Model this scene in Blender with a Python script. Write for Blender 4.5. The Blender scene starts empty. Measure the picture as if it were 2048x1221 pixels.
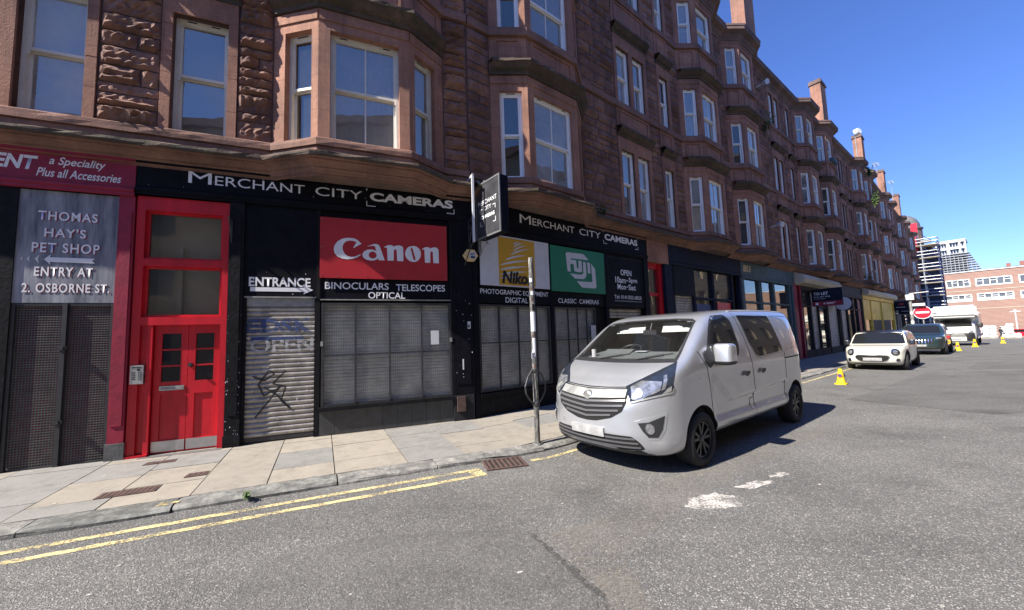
import bpy, bmesh, math, random
from math import sin, cos, pi, radians, atan2, hypot, sqrt, tan
from mathutils import Vector, Matrix
from mathutils.bvhtree import BVHTree
S = bpy.context.scene
COL = S.collection
# ---------------------------------------------------------------- camera
PITCH, ROLL, FPX = radians(4.9), radians(1.95), 770.0
fw = Vector((0, cos(PITCH), sin(PITCH))); rt = Vector((1, 0, 0)); up = rt.cross(fw)
rt2 = rt * cos(ROLL) - up * sin(ROLL); up2 = rt * sin(ROLL) + up * cos(ROLL)
cd = bpy.data.cameras.new('camera'); cam = bpy.data.objects.new('camera', cd); COL.objects.link(cam)
cd.sensor_width = 36; cd.sensor_fit = 'HORIZONTAL'; cd.lens = 36 * FPX / 2048; cd.clip_start = .05; cd.clip_end = 2000
cam.matrix_world = Matrix(((rt2.x, up2.x, -fw.x, 0), (rt2.y, up2.y, -fw.y, 0), (rt2.z, up2.z, -fw.z, 1.65), (0, 0, 0, 1)))
S.camera = cam
# ---------------------------------------------------------------- light
SUN_AZ, SUN_EL = radians(57.4), radians(45)
W = bpy.data.worlds.new('World'); S.world = W; W.use_nodes = True
nt = W.node_tree; bg = nt.nodes['Background']
sky = nt.nodes.new('ShaderNodeTexSky'); sky.sky_type = 'NISHITA'; sky.sun_disc = False
sky.sun_elevation = SUN_EL; sky.sun_rotation = atan2(-sin(SUN_AZ), -cos(SUN_AZ)) % (2 * pi)
sky.air_density = 1.0; sky.dust_density = 0.0; sky.ozone_density = 6.0
tn = nt.nodes.new('ShaderNodeMix'); tn.data_type = 'RGBA'; tn.blend_type = 'MULTIPLY'; tn.inputs[0].default_value = 1; tn.inputs[7].default_value = (.93, 1.05, 1.55, 1)
nt.links.new(sky.outputs[0], tn.inputs[6]); nt.links.new(tn.outputs[2], bg.inputs[0]); bg.inputs[1].default_value = 0.066
sl = bpy.data.lights.new('sun', 'SUN'); so = bpy.data.objects.new('sun', sl); COL.objects.link(so)
sl.energy = 5.0; sl.angle = radians(.5); sl.color = (1, .94, .84)
so.rotation_euler = Vector((sin(SUN_AZ) * cos(SUN_EL), cos(SUN_AZ) * cos(SUN_EL), -sin(SUN_EL))).to_track_quat('-Z', 'Y').to_euler()
so.location = (-20, -12, 30)
S.view_settings.view_transform = 'Standard'; S.view_settings.look = 'None'; S.view_settings.gamma = 1
S.view_settings.use_curve_mapping = False; S.view_settings.exposure = 1.2
S.render.engine = 'CYCLES'
S.cycles.caustics_reflective = False; S.cycles.caustics_refractive = False; S.cycles.blur_glossy = .6; S.cycles.sample_clamp_indirect = 5
# ---------------------------------------------------------------- materials
def srgb(r, g, b):
    f = lambda c: (c / 12.92 if c <= .04045 else ((c + .055) / 1.055) ** 2.4)
    return (f(r / 255), f(g / 255), f(b / 255))
class Nodes:
    def __init__(s, name):
        s.m = bpy.data.materials.new(name); s.m.use_nodes = True; s.t = s.m.node_tree; s.n = s.t.nodes
        s.b = s.n['Principled BSDF']; s.out = s.n['Material Output']; s.geo = None
    def add(s, typ, **k):
        n = s.n.new(typ)
        for a, v in k.items():
            if a in n.inputs: n.inputs[a].default_value = v
            else: setattr(n, a, v)
        return n
    def link(s, a, b): s.t.links.new(a, b)
    def pos(s):
        if not s.geo: s.geo = s.n.new('ShaderNodeNewGeometry')
        return s.geo.outputs['Position']
    def noise(s, scale, detail=4, rough=.6, vec=None, sc=None):
        n = s.n.new('ShaderNodeTexNoise'); n.inputs['Scale'].default_value = scale; n.inputs['Detail'].default_value = detail; n.inputs['Roughness'].default_value = rough
        v = vec or s.pos()
        if sc:
            mp = s.n.new('ShaderNodeMapping'); mp.inputs['Scale'].default_value = sc; s.link(v, mp.inputs[0]); v = mp.outputs[0]
        s.link(v, n.inputs['Vector']); return n.outputs[0]
    def voro(s, scale, out='Color', feature='F1', vec=None):
        n = s.n.new('ShaderNodeTexVoronoi'); n.feature = feature; n.inputs['Scale'].default_value = scale
        s.link(vec or s.pos(), n.inputs['Vector']); return n.outputs[out]
    def ramp(s, fac, stops):
        r = s.n.new('ShaderNodeValToRGB'); e = r.color_ramp.elements
        while len(e) < len(stops): e.new(.5)
        for k, (p, c) in enumerate(stops):
            e[k].position = p; e[k].color = (c, c, c, 1) if isinstance(c, (int, float)) else (*c, 1)
        s.link(fac, r.inputs[0]); return r.outputs[0]
    def mix(s, fac, a, b, blend='MIX'):
        m = s.n.new('ShaderNodeMix'); m.data_type = 'RGBA'; m.blend_type = blend
        for v, i in ((fac, 0), (a, 6), (b, 7)):
            if isinstance(v, (int, float)): m.inputs[i].default_value = v if i == 0 else (v, v, v, 1)
            elif isinstance(v, tuple): m.inputs[i].default_value = (*v, 1)
            else: s.link(v, m.inputs[i])
        return m.outputs[2]
    def math(s, op, a, b=0):
        m = s.n.new('ShaderNodeMath'); m.operation = op
        for v, i in ((a, 0), (b, 1)):
            if isinstance(v, (int, float)): m.inputs[i].default_value = v
            else: s.link(v, m.inputs[i])
        return m.outputs[0]
    def bump(s, h, strength=.4, dist=.01, prev=None):
        b = s.n.new('ShaderNodeBump'); b.inputs['Strength'].default_value = strength; b.inputs['Distance'].default_value = dist
        s.link(h, b.inputs['Height'])
        if prev: s.link(prev, b.inputs['Normal'])
        return b.outputs[0]
    def set(s, color=None, rough=None, normal=None, **k):
        for nm, v in (('Base Color', color), ('Roughness', rough), ('Normal', normal)):
            if v is None: continue
            if isinstance(v, tuple): s.b.inputs[nm].default_value = (*v, 1)
            elif isinstance(v, (int, float)): s.b.inputs[nm].default_value = v
            else: s.link(v, s.b.inputs[nm])
        for nm, v in k.items(): s.b.inputs[nm.replace('_', ' ')].default_value = v
        return s.m
def mat(name, c, rough=.6, var=.18, scale=3, bump=0, bscale=60, streak=False, **k):
    N = Nodes(name)
    f = N.noise(scale, 5, .65, sc=(1, 1, .18) if streak else None)
    lo = tuple(x * (1 - var) for x in c); hi = tuple(min(1, x * (1 + var)) for x in c)
    col = N.ramp(f, [(.3, lo), (.7, hi)])
    nrm = N.bump(N.noise(bscale, 3), bump, .01) if bump else None
    return N.set(col, rough, nrm, **k)
def stone(name, stops, soot, sootamt, bscale=35, bstr=.5, moss=None, joints=0):
    N = Nodes(name)
    col = N.ramp(N.noise(1.6, 6, .7), stops)
    fine = N.noise(22, 5, .7)
    col = N.mix(.55, col, N.ramp(fine, [(.25, .55), (.75, 1.0)]), 'MULTIPLY')
    bed = N.noise(3, 4, .6, sc=(.6, .6, 9))
    col = N.mix(.35, col, N.ramp(bed, [(.35, .6), (.65, 1.0)]), 'MULTIPLY')
    s = N.ramp(N.noise(.9, 7, .75, sc=(1, 1, .45)), [(.42, 0.0), (.72, 1.0)])
    col = N.mix(N.math('MULTIPLY', s, sootamt), col, soot)
    if moss:
        mf = N.ramp(N.noise(6, 6, .75), [(.5, 0.0), (.62, 1.0)])
        col = N.mix(N.math('MULTIPLY', mf, .8), col, moss)
    at = N.n.new('ShaderNodeAttribute'); at.attribute_name = 'tint'
    inv = N.math('SUBTRACT', 1.0, at.outputs['Fac'])
    col = N.mix(1.0, col, N.ramp(inv, [(0, (.42, .38, .38)), (.5, .78), (1, (1.0, 1.0, 1.0))]), 'MULTIPLY')
    if joints:
        sx = N.n.new('ShaderNodeSeparateXYZ'); N.link(N.pos(), sx.inputs[0])
        fr = N.math('FRACT', N.math('MULTIPLY', N.math('ADD', sx.outputs[2], N.math('MULTIPLY', N.noise(2, 2), .02)), 1 / joints))
        col = N.mix(N.ramp(fr, [(.0, .75), (.018, .0)]), col, tuple(x * .6 for x in soot))
        drip = N.ramp(N.noise(5, 5, .7, sc=(2.2, 2.2, .12)), [(.5, 0.0), (.72, .55)]); col = N.mix(drip, col, soot)
    n1 = N.bump(N.noise(bscale, 6, .7), bstr, .012)
    return N.set(col, .92, n1)
M = {}
M['dressed'] = stone('red sandstone dressed', [(.3, (.37, .175, .115)), (.7, (.56, .29, .195))], (.1, .06, .05), .75, 45, .6, joints=.62)
M['rubble'] = stone('red sandstone rubble', [(.28, (.2, .105, .078)), (.5, (.36, .195, .145)), (.75, (.56, .33, .24))], (.06, .04, .036), .75, 30, .8)
M['mortar'] = mat('dark mortar', (.1, .062, .052), .95, .3, 6, .4, 40)
M['cornice'] = stone('weathered cornice stone', [(.3, (.07, .055, .045)), (.7, (.22, .145, .11))], (.03, .028, .024), .9, 22, 1.0, moss=(.05, .055, .025))
M['bandstone'] = stone('stone courses', [(.3, (.28, .145, .105)), (.7, (.45, .25, .185))], (.07, .05, .045), .85, 35, .5)
M['eaves'] = stone('eaves stone', [(.3, (.16, .105, .09)), (.7, (.28, .18, .15))], (.07, .055, .05), .85, 30, .6)
M['slate'] = mat('roof slate', (.07, .072, .08), .7, .3, 4, .4, 30)
M['white_frame'] = mat('white window paint', (.88, .88, .86), .45, .06, 2)
M['cream_frame'] = mat('cream window paint', (.68, .65, .57), .5, .1, 4)
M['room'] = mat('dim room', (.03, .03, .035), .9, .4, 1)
M['curtain'] = mat('net curtain', (.42, .42, .4), .9, .15, 6, streak=False)
M['blind'] = mat('roller blind', (.5, .49, .44), .9, .08, 3)
M['dark_curtain'] = mat('grey curtain', (.16, .17, .19), .9, .2, 6)
def glass(name, tint=.75, boost=0.06, mul=1.6, grime=0.0):
    N = Nodes(name); N.n.remove(N.b)
    fr = N.n.new('ShaderNodeFresnel'); fr.inputs[0].default_value = 1.52
    tr = N.n.new('ShaderNodeBsdfTransparent'); tr.inputs[0].default_value = (tint, tint, tint * 1.02, 1)
    gl = N.n.new('ShaderNodeBsdfGlossy'); gl.inputs['Roughness'].default_value = .012; gl.inputs[0].default_value = (.96, .92, .8, 1)
    wob = N.bump(N.noise(1.3, 2, .5), .06, .05); N.link(wob, gl.inputs['Normal'])
    mx = N.n.new('ShaderNodeMixShader'); a = N.math('ADD', N.math('MULTIPLY', fr.outputs[0], mul), boost)
    a = N.math('MINIMUM', a, 1.0)
    N.link(a, mx.inputs[0]); N.link(tr.outputs[0], mx.inputs[1]); N.link(gl.outputs[0], mx.inputs[2]); sh = mx.outputs[0]
    if grime:
        df = N.n.new('ShaderNodeBsdfDiffuse'); df.inputs[0].default_value = (.62, .63, .62, 1); m2 = N.n.new('ShaderNodeMixShader')
        N.link(N.ramp(N.noise(1.1, 4, .6), [(.3, grime * .45), (.7, grime * 1.6)]), m2.inputs[0]); N.link(sh, m2.inputs[1]); N.link(df.outputs[0], m2.inputs[2]); sh = m2.outputs[0]
    N.link(sh, N.out.inputs[0])
    return N.m
M['glass'] = glass('window glass', .8, .24, 1.6, .2)
M['glass_dark'] = glass('clean dark window glass', .62, .1, 1.5, .03)
M['glass_milky'] = glass('dusty window glass', .75, .2, 1.4, .42)
M['clear_glass'] = glass('windscreen glass', .8, 0.03, 1.2, .01)
M['shop_glass'] = glass('shop window glass', .75, .08, 1.3, .05)
M['tint_glass'] = mat('dark tinted glass', (.012, .013, .015), .03, 0, 1, Specular_IOR_Level=.55)
M['black_paint'] = mat('black shop paint', (.005, .0055, .009), .6, .5, 5, .25, 14, Specular_IOR_Level=.12)
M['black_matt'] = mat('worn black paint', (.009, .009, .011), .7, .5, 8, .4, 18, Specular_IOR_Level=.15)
M['navy'] = mat('navy paint', (.011, .015, .032), .7, .3, 3, .1, 20, Specular_IOR_Level=.15)
M['maroon'] = mat('maroon paint', (.25, .008, .032), .6, .25, 4, .3, 12)
M['red'] = mat('red gloss paint', (.52, .009, .022), .38, .22, 5, .2, 14, True)
M['teal'] = mat('slate teal paint', (.075, .12, .145), .7, .2, 3, Specular_IOR_Level=.2)
M['yellow_shop'] = mat('yellow shop paint', (.8, .58, .06), .55, .15, 2)
M['cream'] = mat('cream canopy', (.46, .42, .32), .7, .2, 3)
M['dark_shop'] = mat('charcoal shop paint', (.024, .024, .027), .7, .3, 4, Specular_IOR_Level=.2)
M['white_letter'] = mat('white letter', (.78, .78, .8), .55, .08, 5)
M['gold'] = mat('gold letter', (.75, .55, .25), .5, .1)
M['canon_red'] = mat('red sign panel', (.42, .022, .032), .35, .1, 3)
M['sign_yellow'] = mat('amber sign panel', (.6, .33, .02), .4, .08)
M['sign_green'] = mat('green sign panel', (.01, .2, .11), .35, .08, 3)
M['sign_white'] = mat('sign panel white', (.62, .63, .67), .45, .07, 4)
M['black_letter'] = mat('black letter', (.006, .006, .006), .5, 0)
def boardmat():
    N = Nodes('whitewashed board')
    f = N.noise(3.5, 6, .7, sc=(1.8, 1.8, .22)); g = N.noise(14, 4, .7, sc=(1.5, 1.5, .12))
    c = N.ramp(f, [(.36, (.1, .11, .14)), (.55, (.27, .28, .32)), (.72, (.42, .43, .46))])
    c = N.mix(.5, c, N.ramp(g, [(.3, .5), (.65, 1.0)]), 'MULTIPLY')
    return N.set(c, .7)
M['board'] = boardmat()
M['steel'] = mat('brushed steel', (.5, .5, .5), .35, .15, 5, Metallic=.8)
M['galv'] = mat('dull grey metal', (.3, .3, .29), .5, .3, 7, .15, 30, Metallic=.35)
M['shutter'] = mat('grimy shutter metal', (.31, .29, .265), .45, .45, 5, .15, 20, Metallic=.3)
M['shutter_light'] = mat('pale shutter slats', (.5, .5, .47), .5, .2, 4, Metallic=.2)
M['mesh_metal'] = mat('dark mesh wire', (.16, .158, .15), .55, .3, 9)
M['blind_behind'] = mat('pale slats behind the mesh', (.58, .585, .55), .6, .3, 3)
M['rust'] = mat('rusty iron', (.085, .05, .042), .8, .4, 12, .4, 40)
M['iron'] = mat('black iron', (.03, .03, .033), .5, .3, 10)
M['tile'] = mat('dark riser tile', (.045, .047, .05), .35, .3, 6, .1, 10)
M['plinth'] = mat('grey rendered plinth', (.1, .1, .1), .85, .3, 8, .4, 30)
M['graf_blue'] = mat('blue ink', (.012, .035, .14), .5, .4, 9)
M['graf_grey'] = mat('pale spray paint', (.5, .5, .52), .55, .3, 9)
M['graf_black'] = mat('black spray paint', (.012, .012, .014), .5, .2, 9)
M['paper'] = mat('paper notice', (.55, .56, .58), .8, .12, 20)
M['rubber'] = mat('tyre rubber', (.016, .016, .017), .8, .2, 8, .1, 40)
M['alloy_black'] = mat('black alloy', (.045, .045, .048), .3, .1, 5, Metallic=.5)
M['alloy'] = mat('silver alloy', (.45, .45, .46), .3, .1, 5, Metallic=.8)
M['arch'] = mat('wheel arch liner', (.008, .008, .008), .9, 0)
M['plastic'] = mat('black trim plastic', (.022, .022, .024), .5, .15, 12)
M['grey_plastic'] = mat('grey grille bars', (.14, .14, .15), .4, .1, 8, Metallic=.3)
M['chrome'] = mat('chrome', (.75, .75, .77), .12, .05, 4, Metallic=1.0)
M['lens'] = mat('clear lamp lens', (.42, .43, .45), .14, .6, 14, Metallic=.7)
M['lens_dark'] = mat('smoked lamp lens', (.02, .025, .035), .06, .3, 10, Coat_Weight=1.0)
M['amber'] = mat('lamp bulb', (.8, .8, .78), .15, .1, 10, Metallic=.3)
def paint(name, c, metallic, rough=.3):
    N = Nodes(name); c2 = N.ramp(N.noise(1.2, 3), [(.3, tuple(x * .96 for x in c)), (.7, tuple(min(1, x * 1.03) for x in c))])
    d = N.ramp(N.noise(2.5, 5, .7), [(.4, rough), (.75, rough + .08)])
    return N.set(c2, d, None, Metallic=metallic, Coat_Weight=1.0, Coat_Roughness=.02, Coat_IOR=1.65)
M['silver'] = paint('silver van paint', (.56, .575, .605), .68, .34)
M['white_car'] = paint('cream white car paint', (.68, .66, .58), 0, .3)
M['teal_car'] = paint('dark teal car paint', (.022, .044, .048), .3, .28)
M['white_van'] = paint('white motorhome paint', (.74, .74, .73), 0, .3)
M['black_car'] = paint('black roof paint', (.012, .012, .014), 0, .25)
M['seat'] = mat('dark seat cloth', (.02, .02, .023), .9, .2, 20)
M['dash'] = mat('dashboard plastic', (.15, .172, .168), .7, .1, 8)
M['visor'] = mat('pale sun visor', (.72, .76, .68), .8, .05)
M['cone'] = mat('yellow cone plastic', (.75, .55, .01), .45, .1, 8)
M['cone_mark'] = mat('cone roundel', (.35, .03, .06), .5, .1)
M['sign_red'] = mat('road sign red', (.55, .012, .03), .35, .05)
M['brick'] = None
M['scaf_blue'] = mat('blue scaffold', (.02, .035, .1), .5, .2)
M['scaf_grey'] = mat('scaffold tubes', (.42, .42, .42), .4, .15, Metallic=.4)
M['plank'] = mat('scaffold boards', (.4, .36, .29), .8, .2)
M['white_wrap'] = mat('white wrapped sacks', (.68, .69, .7), .5, .12, 3, .4, 6)
M['white_wall'] = mat('white render', (.72, .73, .74), .8, .06, .5)
M['grey_glass'] = mat('far window glass', (.1, .115, .13), .12, .25, .8)
M['dome'] = mat('lead dome', (.13, .125, .12), .6, .2, 1)
M['leaf'] = mat('leaf green', (.07, .12, .03), .7, .4, 20)
M['skin'] = mat('skin', (.45, .28, .2), .7, .1)
M['cloth_dark'] = mat('dark clothes', (.03, .032, .04), .9, .2, 10)
M['pole'] = None
def polemat():
    N = Nodes('grey pole with stickers and chipped paint')
    c = N.ramp(N.noise(9, 4, .6, sc=(3, 3, 1)), [(.45, (.06, .062, .066)), (.56, (.15, .14, .12)), (.66, (.3, .29, .27))])
    return N.set(c, .55, N.bump(N.noise(40), .2, .01))
M['pole'] = polemat()
def brickmat():
    N = Nodes('red brick wall')
    tc = N.n.new('ShaderNodeTexCoord'); mp = N.n.new('ShaderNodeMapping'); mp.inputs['Rotation'].default_value = (radians(90), 0, 0); N.link(tc.outputs['Object'], mp.inputs[0])
    b = N.n.new('ShaderNodeTexBrick'); N.link(mp.outputs[0], b.inputs[0]); b.inputs['Scale'].default_value = 2.2
    b.inputs['Color1'].default_value = (.3, .115, .08, 1); b.inputs['Color2'].default_value = (.23, .088, .064, 1); b.inputs['Mortar'].default_value = (.35, .27, .22, 1); b.inputs['Mortar Size'].default_value = .015
    c = N.mix(.5, b.outputs[0], N.ramp(N.noise(.35, 6, .7), [(.3, .6), (.7, 1.0)]), 'MULTIPLY')
    return N.set(c, .9)
M['brick'] = brickmat()
def asphalt(name, tone=1.0, sc=62, smooth=0.0):
    N = Nodes(name)
    wob = N.n.new('ShaderNodeVectorMath'); wob.operation = 'ADD'
    nz = N.n.new('ShaderNodeTexNoise'); nz.inputs['Scale'].default_value = 60; N.link(N.pos(), nz.inputs['Vector'])
    scl = N.n.new('ShaderNodeVectorMath'); scl.operation = 'SCALE'; scl.inputs['Scale'].default_value = .02; N.link(nz.outputs['Color'], scl.inputs[0])
    N.link(N.pos(), wob.inputs[0]); N.link(scl.outputs[0], wob.inputs[1]); v = wob.outputs[0]
    cell = N.voro(sc, 'Color', vec=v); edge = N.voro(sc, 'Distance', 'DISTANCE_TO_EDGE', vec=v)
    sep = N.n.new('ShaderNodeSeparateColor'); N.link(cell, sep.inputs[0])
    T = lambda x: tuple(tone * y for y in x)
    stonec = N.ramp(sep.outputs[0], [(0, T((.16, .156, .15))), (.3, T((.235, .229, .218))), (.75, T((.3, .291, .273))), (1, T((.38, .367, .343)))])
    gap = N.ramp(edge, [(.03, 0.0), (.22, 1.0)])
    drop = N.ramp(sep.outputs[1], [(.2, 0.0), (.32, 1.0)])
    hgt = N.math('MULTIPLY', gap, drop)
    col = N.mix(N.math('ADD', N.math('MULTIPLY', hgt, .8 - smooth * .3), .2 + smooth * .3), T((.075, .073, .071)), stonec)
    big = N.ramp(N.noise(.8, 6, .65), [(.28, .74), (.5, 1.0), (.72, 1.18)])
    col = N.mix(1.0, col, big, 'MULTIPLY')
    mpx = N.n.new('ShaderNodeMapping'); mpx.inputs['Rotation'].default_value = (0, 0, radians(-37.85)); mpx.inputs['Scale'].default_value = (.12, 1.1, 1); N.link(N.pos(), mpx.inputs[0])
    trk = N.ramp(N.noise(1.0, 4, .6, vec=mpx.outputs[0]), [(.32, .84), (.5, 1.0), (.7, 1.08)]); col = N.mix(1.0, col, trk, 'MULTIPLY')
    oil = N.ramp(N.math('ADD', N.voro(.55, 'Distance'), N.math('MULTIPLY', N.noise(3, 4), .35)), [(.26, .72), (.4, 1.0)]); col = N.mix(1.0, col, oil, 'MULTIPLY')
    sand = N.ramp(N.noise(2.3, 7, .75), [(.6, 0.0), (.78, .35)])
    col = N.mix(sand, col, T((.36, .33, .28)))
    spk = N.ramp(N.voro(7, 'Distance'), [(.02, 1.0), (.035, 0.0)])
    col = N.mix(N.math('MULTIPLY', spk, .6), col, (.5, .5, .48))
    h2 = N.math('ADD', hgt, N.math('MULTIPLY', N.noise(30, 5), .8))
    return N.set(col, .85, N.bump(h2, .8 - .25 * smooth, .012))
M['asphalt'] = asphalt('worn asphalt', 1.0)
M['asphalt_dark'] = asphalt('dark asphalt patch', .74, 75, .45)
def worn(name, c, lo, hi, sc=38, big=3):
    N = Nodes(name)
    a = N.noise(sc, 4, .7); b = N.noise(big, 4, .6)
    f = N.math('ADD', N.math('MULTIPLY', a, .7), N.math('MULTIPLY', b, .5))
    al = N.ramp(f, [(lo, 0.0), (hi, 1.0)])
    col = N.mix(.5, c, N.ramp(N.noise(70, 3), [(.3, .6), (.7, 1.0)]), 'MULTIPLY')
    N.link(al, N.b.inputs['Alpha'])
    return N.set(col, .8, N.bump(N.noise(110, 3), .5, .006))
M['yellow_line'] = worn('worn yellow paint', (.66, .54, .27), .5, .64)
M['white_worn'] = worn('worn white paint', (.6, .56, .52), .5, .68, 45, 6)
def slabmat():
    N = Nodes('paving slabs')
    at = N.n.new('ShaderNodeAttribute'); at.attribute_name = 'tint'
    c = N.ramp(at.outputs['Fac'], [(0, (.225, .22, .208)), (.25, (.25, .238, .22)), (.4, (.275, .25, .214)), (.7, (.305, .272, .225)), (1, (.34, .3, .242))])
    c = N.mix(.75, c, N.ramp(N.noise(4, 8, .8), [(.28, .5), (.5, .9), (.7, 1.08)]), 'MULTIPLY')
    c = N.mix(.5, c, N.ramp(N.noise(55, 4, .7), [(.3, .7), (.7, 1.0)]), 'MULTIPLY')
    gum = N.ramp(N.voro(3.2, 'Distance'), [(.045, 1.0), (.06, 0.0)])
    c = N.mix(N.math('MULTIPLY', gum, .3), c, (.55, .52, .48))
    return N.set(c, .85, N.bump(N.noise(35, 5), .25, .006))
M['slab'] = slabmat()
M['spray_blue'] = worn('faded blue spray paint', (.04, .07, .2), .45, .68, 16, 6)
M['spray_grey'] = worn('faded pale spray paint', (.5, .5, .52), .45, .68, 16, 6)
M['sand_wear'] = worn('sandy worn road', (.27, .24, .205), .54, 1.0, 30, 1.6)
M['crack'] = worn('dark road crack', (.08, .077, .073), .54, .72, 34, 12)
M['joint'] = mat('slab joint dirt', (.06, .056, .05), .95, .4, 15, .4, 60)
def kerbmat():
    N = Nodes('whinstone kerb')
    c = N.ramp(N.noise(7, 6, .75), [(.32, (.09, .09, .088)), (.5, (.205, .2, .19)), (.66, (.38, .37, .35))])
    at = N.n.new('ShaderNodeAttribute'); at.attribute_name = 'tint'
    c = N.mix(1.0, c, N.ramp(at.outputs['Fac'], [(0, (.6, .62, .61)), (1, (1.0, .98, .95))]), 'MULTIPLY')
    return N.set(c, .7, N.bump(N.noise(25, 6, .7), .5, .01))
M['kerb'] = kerbmat()
M['ground'] = mat('ground', (.16, .155, .145), .95, .2, .5)
# ---------------------------------------------------------------- mesh helpers
class MB:
    def __init__(s): s.v = []; s.f = []; s.m = []; s.t = []
    def add(s, vs, fs, m=0, t=.0):
        o = len(s.v); s.v += [tuple(p) for p in vs]
        for f in fs: s.f.append(tuple(i + o for i in f)); s.m.append(m); s.t.append(t)
    def quad(s, a, b, c, d, m=0, t=.0): s.add([a, b, c, d], [(0, 1, 2, 3)], m, t)
    def box(s, x0, x1, y0, y1, z0, z1, m=0, t=.0):
        s.add([(x0, y0, z0), (x1, y0, z0), (x1, y1, z0), (x0, y1, z0), (x0, y0, z1), (x1, y0, z1), (x1, y1, z1), (x0, y1, z1)],
              [(0, 3, 2, 1), (4, 5, 6, 7), (0, 1, 5, 4), (1, 2, 6, 5), (2, 3, 7, 6), (3, 0, 4, 7)], m, t)
    def prism(s, poly, y0, y1, m=0):          # polygon in x,z (counter-clockwise seen from -y) pushed along y
        n = len(poly)
        s.add([(x, y0, z) for x, z in poly] + [(x, y1, z) for x, z in poly],
              [tuple(range(n)), tuple(range(2 * n - 1, n - 1, -1))] + [(i, i + n, (i + 1) % n + n, (i + 1) % n) for i in range(n)], m)
    def cyl(s, a, b, r0, r1=None, n=10, m=0, cap=True):
        r1 = r0 if r1 is None else r1; a = Vector(a); b = Vector(b); d = (b - a).normalized()
        u = d.orthogonal().normalized(); w = d.cross(u)
        vs = [a + (u * cos(2 * pi * i / n) + w * sin(2 * pi * i / n)) * r0 for i in range(n)] + [b + (u * cos(2 * pi * i / n) + w * sin(2 * pi * i / n)) * r1 for i in range(n)]
        fs = [(i, (i + 1) % n, (i + 1) % n + n, i + n) for i in range(n)]
        if cap: fs += [tuple(range(n - 1, -1, -1)), tuple(range(n, 2 * n))]
        s.add(vs, fs, m)
    def tube(s, pts, r, n=8, m=0):
        for a, b in zip(pts, pts[1:]): s.cyl(a, b, r, r, n, m)
    def lathe(s, prof, axis='z', n=20, m=0, c=(0, 0, 0)):
        vs = []; k = len(prof)
        for i in range(n):
            a = 2 * pi * i / n
            for r, h in prof:
                p = (r * cos(a), r * sin(a), h) if axis == 'z' else ((r * cos(a), h, r * sin(a)) if axis == 'y' else (h, r * cos(a), r * sin(a)))
                vs.append((p[0] + c[0], p[1] + c[1], p[2] + c[2]))
        s.add(vs, [(i * k + j, ((i + 1) % n) * k + j, ((i + 1) % n) * k + j + 1, i * k + j + 1) for i in range(n) for j in range(k - 1)], m)
    def sweep(s, prof, plan, m=0, caps=True, t=.0):  # profile (out, z) along a plan polyline; outward is to the right of travel
        n = len(plan); k = len(prof); off = []
        for i in range(n):
            ds = []
            if i > 0: ds.append((Vector(plan[i]) - Vector(plan[i - 1])).normalized())
            if i < n - 1: ds.append((Vector(plan[i + 1]) - Vector(plan[i])).normalized())
            ns = [Vector((d.y, -d.x)) for d in ds]
            if len(ns) == 1: off.append(ns[0])
            else: q = (ns[0] + ns[1]); off.append(q / max(.3, q.dot(ns[0])))
        vs = [(plan[i][0] + off[i].x * p, plan[i][1] + off[i].y * p, z) for i in range(n) for p, z in prof]
        fs = [(i * k + j, (i + 1) * k + j, (i + 1) * k + j + 1, i * k + j + 1) for i in range(n - 1) for j in range(k - 1)]
        if caps: fs += [tuple(range(k - 1, -1, -1)), tuple((n - 1) * k + j for j in range(k))]
        s.add(vs, fs, m, t)
    def sweep_worn(s, prof, plan, jit, rng, m=0, step=.3, tints=(.05, .5)):   # the same, cut into worn stones
        pl = [plan[0]]
        for a, b in zip(plan, plan[1:]):
            L = hypot(b[0] - a[0], b[1] - a[1]); n = max(1, int(L / step))
            pl += [(a[0] + (b[0] - a[0]) * i / n, a[1] + (b[1] - a[1]) * i / n) for i in range(1, n + 1)]
        n0 = len(s.v); f0 = len(s.f); s.sweep(prof, pl, m, False, .1); k = len(prof)
        for i in range(len(pl)):
            for j in range(k):
                x, y, z = s.v[n0 + i * k + j]; w = jit[j]
                s.v[n0 + i * k + j] = (x + rng.uniform(-.3, .3) * w, y + rng.uniform(-1, 1) * w, z + rng.uniform(-1, 1) * w)
        t = rng.uniform(*tints); left = rng.randint(2, 4)
        for i in range(len(pl) - 1):
            left -= 1
            if left <= 0: t = rng.uniform(*tints); left = rng.randint(2, 5)
            for j in range(k - 1): s.t[f0 + i * (k - 1) + j] = t
    def mesh(s, name, mats, smooth=False):
        me = bpy.data.meshes.new(name); me.from_pydata(s.v, [], s.f)
        for q in (mats if isinstance(mats, list) else [mats]): me.materials.append(M[q] if isinstance(q, str) else q)
        me.polygons.foreach_set('material_index', s.m)
        if any(s.t):
            a = me.attributes.new('tint', 'FLOAT', 'FACE'); a.data.foreach_set('value', s.t)
        if smooth: me.polygons.foreach_set('use_smooth', [True] * len(me.polygons))
        me.update(); return me
    def build(s, name, mats, parent=None, smooth=False, loc=None, rotz=None):
        return obj(name, s.mesh(name, mats, smooth), parent, loc, rotz)
def obj(name, me, parent=None, loc=None, rotz=None):
    o = bpy.data.objects.new(name, me); COL.objects.link(o)
    if parent: o.parent = parent
    if loc is not None: o.location = loc
    if rotz is not None: o.rotation_euler = (0, 0, rotz)
    return o
def tag(o, label=None, cat=None, group=None, kind=None):
    for k, v in (('label', label), ('category', cat), ('group', group), ('kind', kind)):
        if v: o[k] = v
    return o
def thing(name, label, cat, loc=(0, 0, 0), rotz=0, group=None):
    o = bpy.data.objects.new(name, None); COL.objects.link(o); o.location = loc; o.rotation_euler = (0, 0, rotz); o.empty_display_size = .2
    return tag(o, label, cat, group)
def struct(o): o['kind'] = 'structure'; return o
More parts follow.
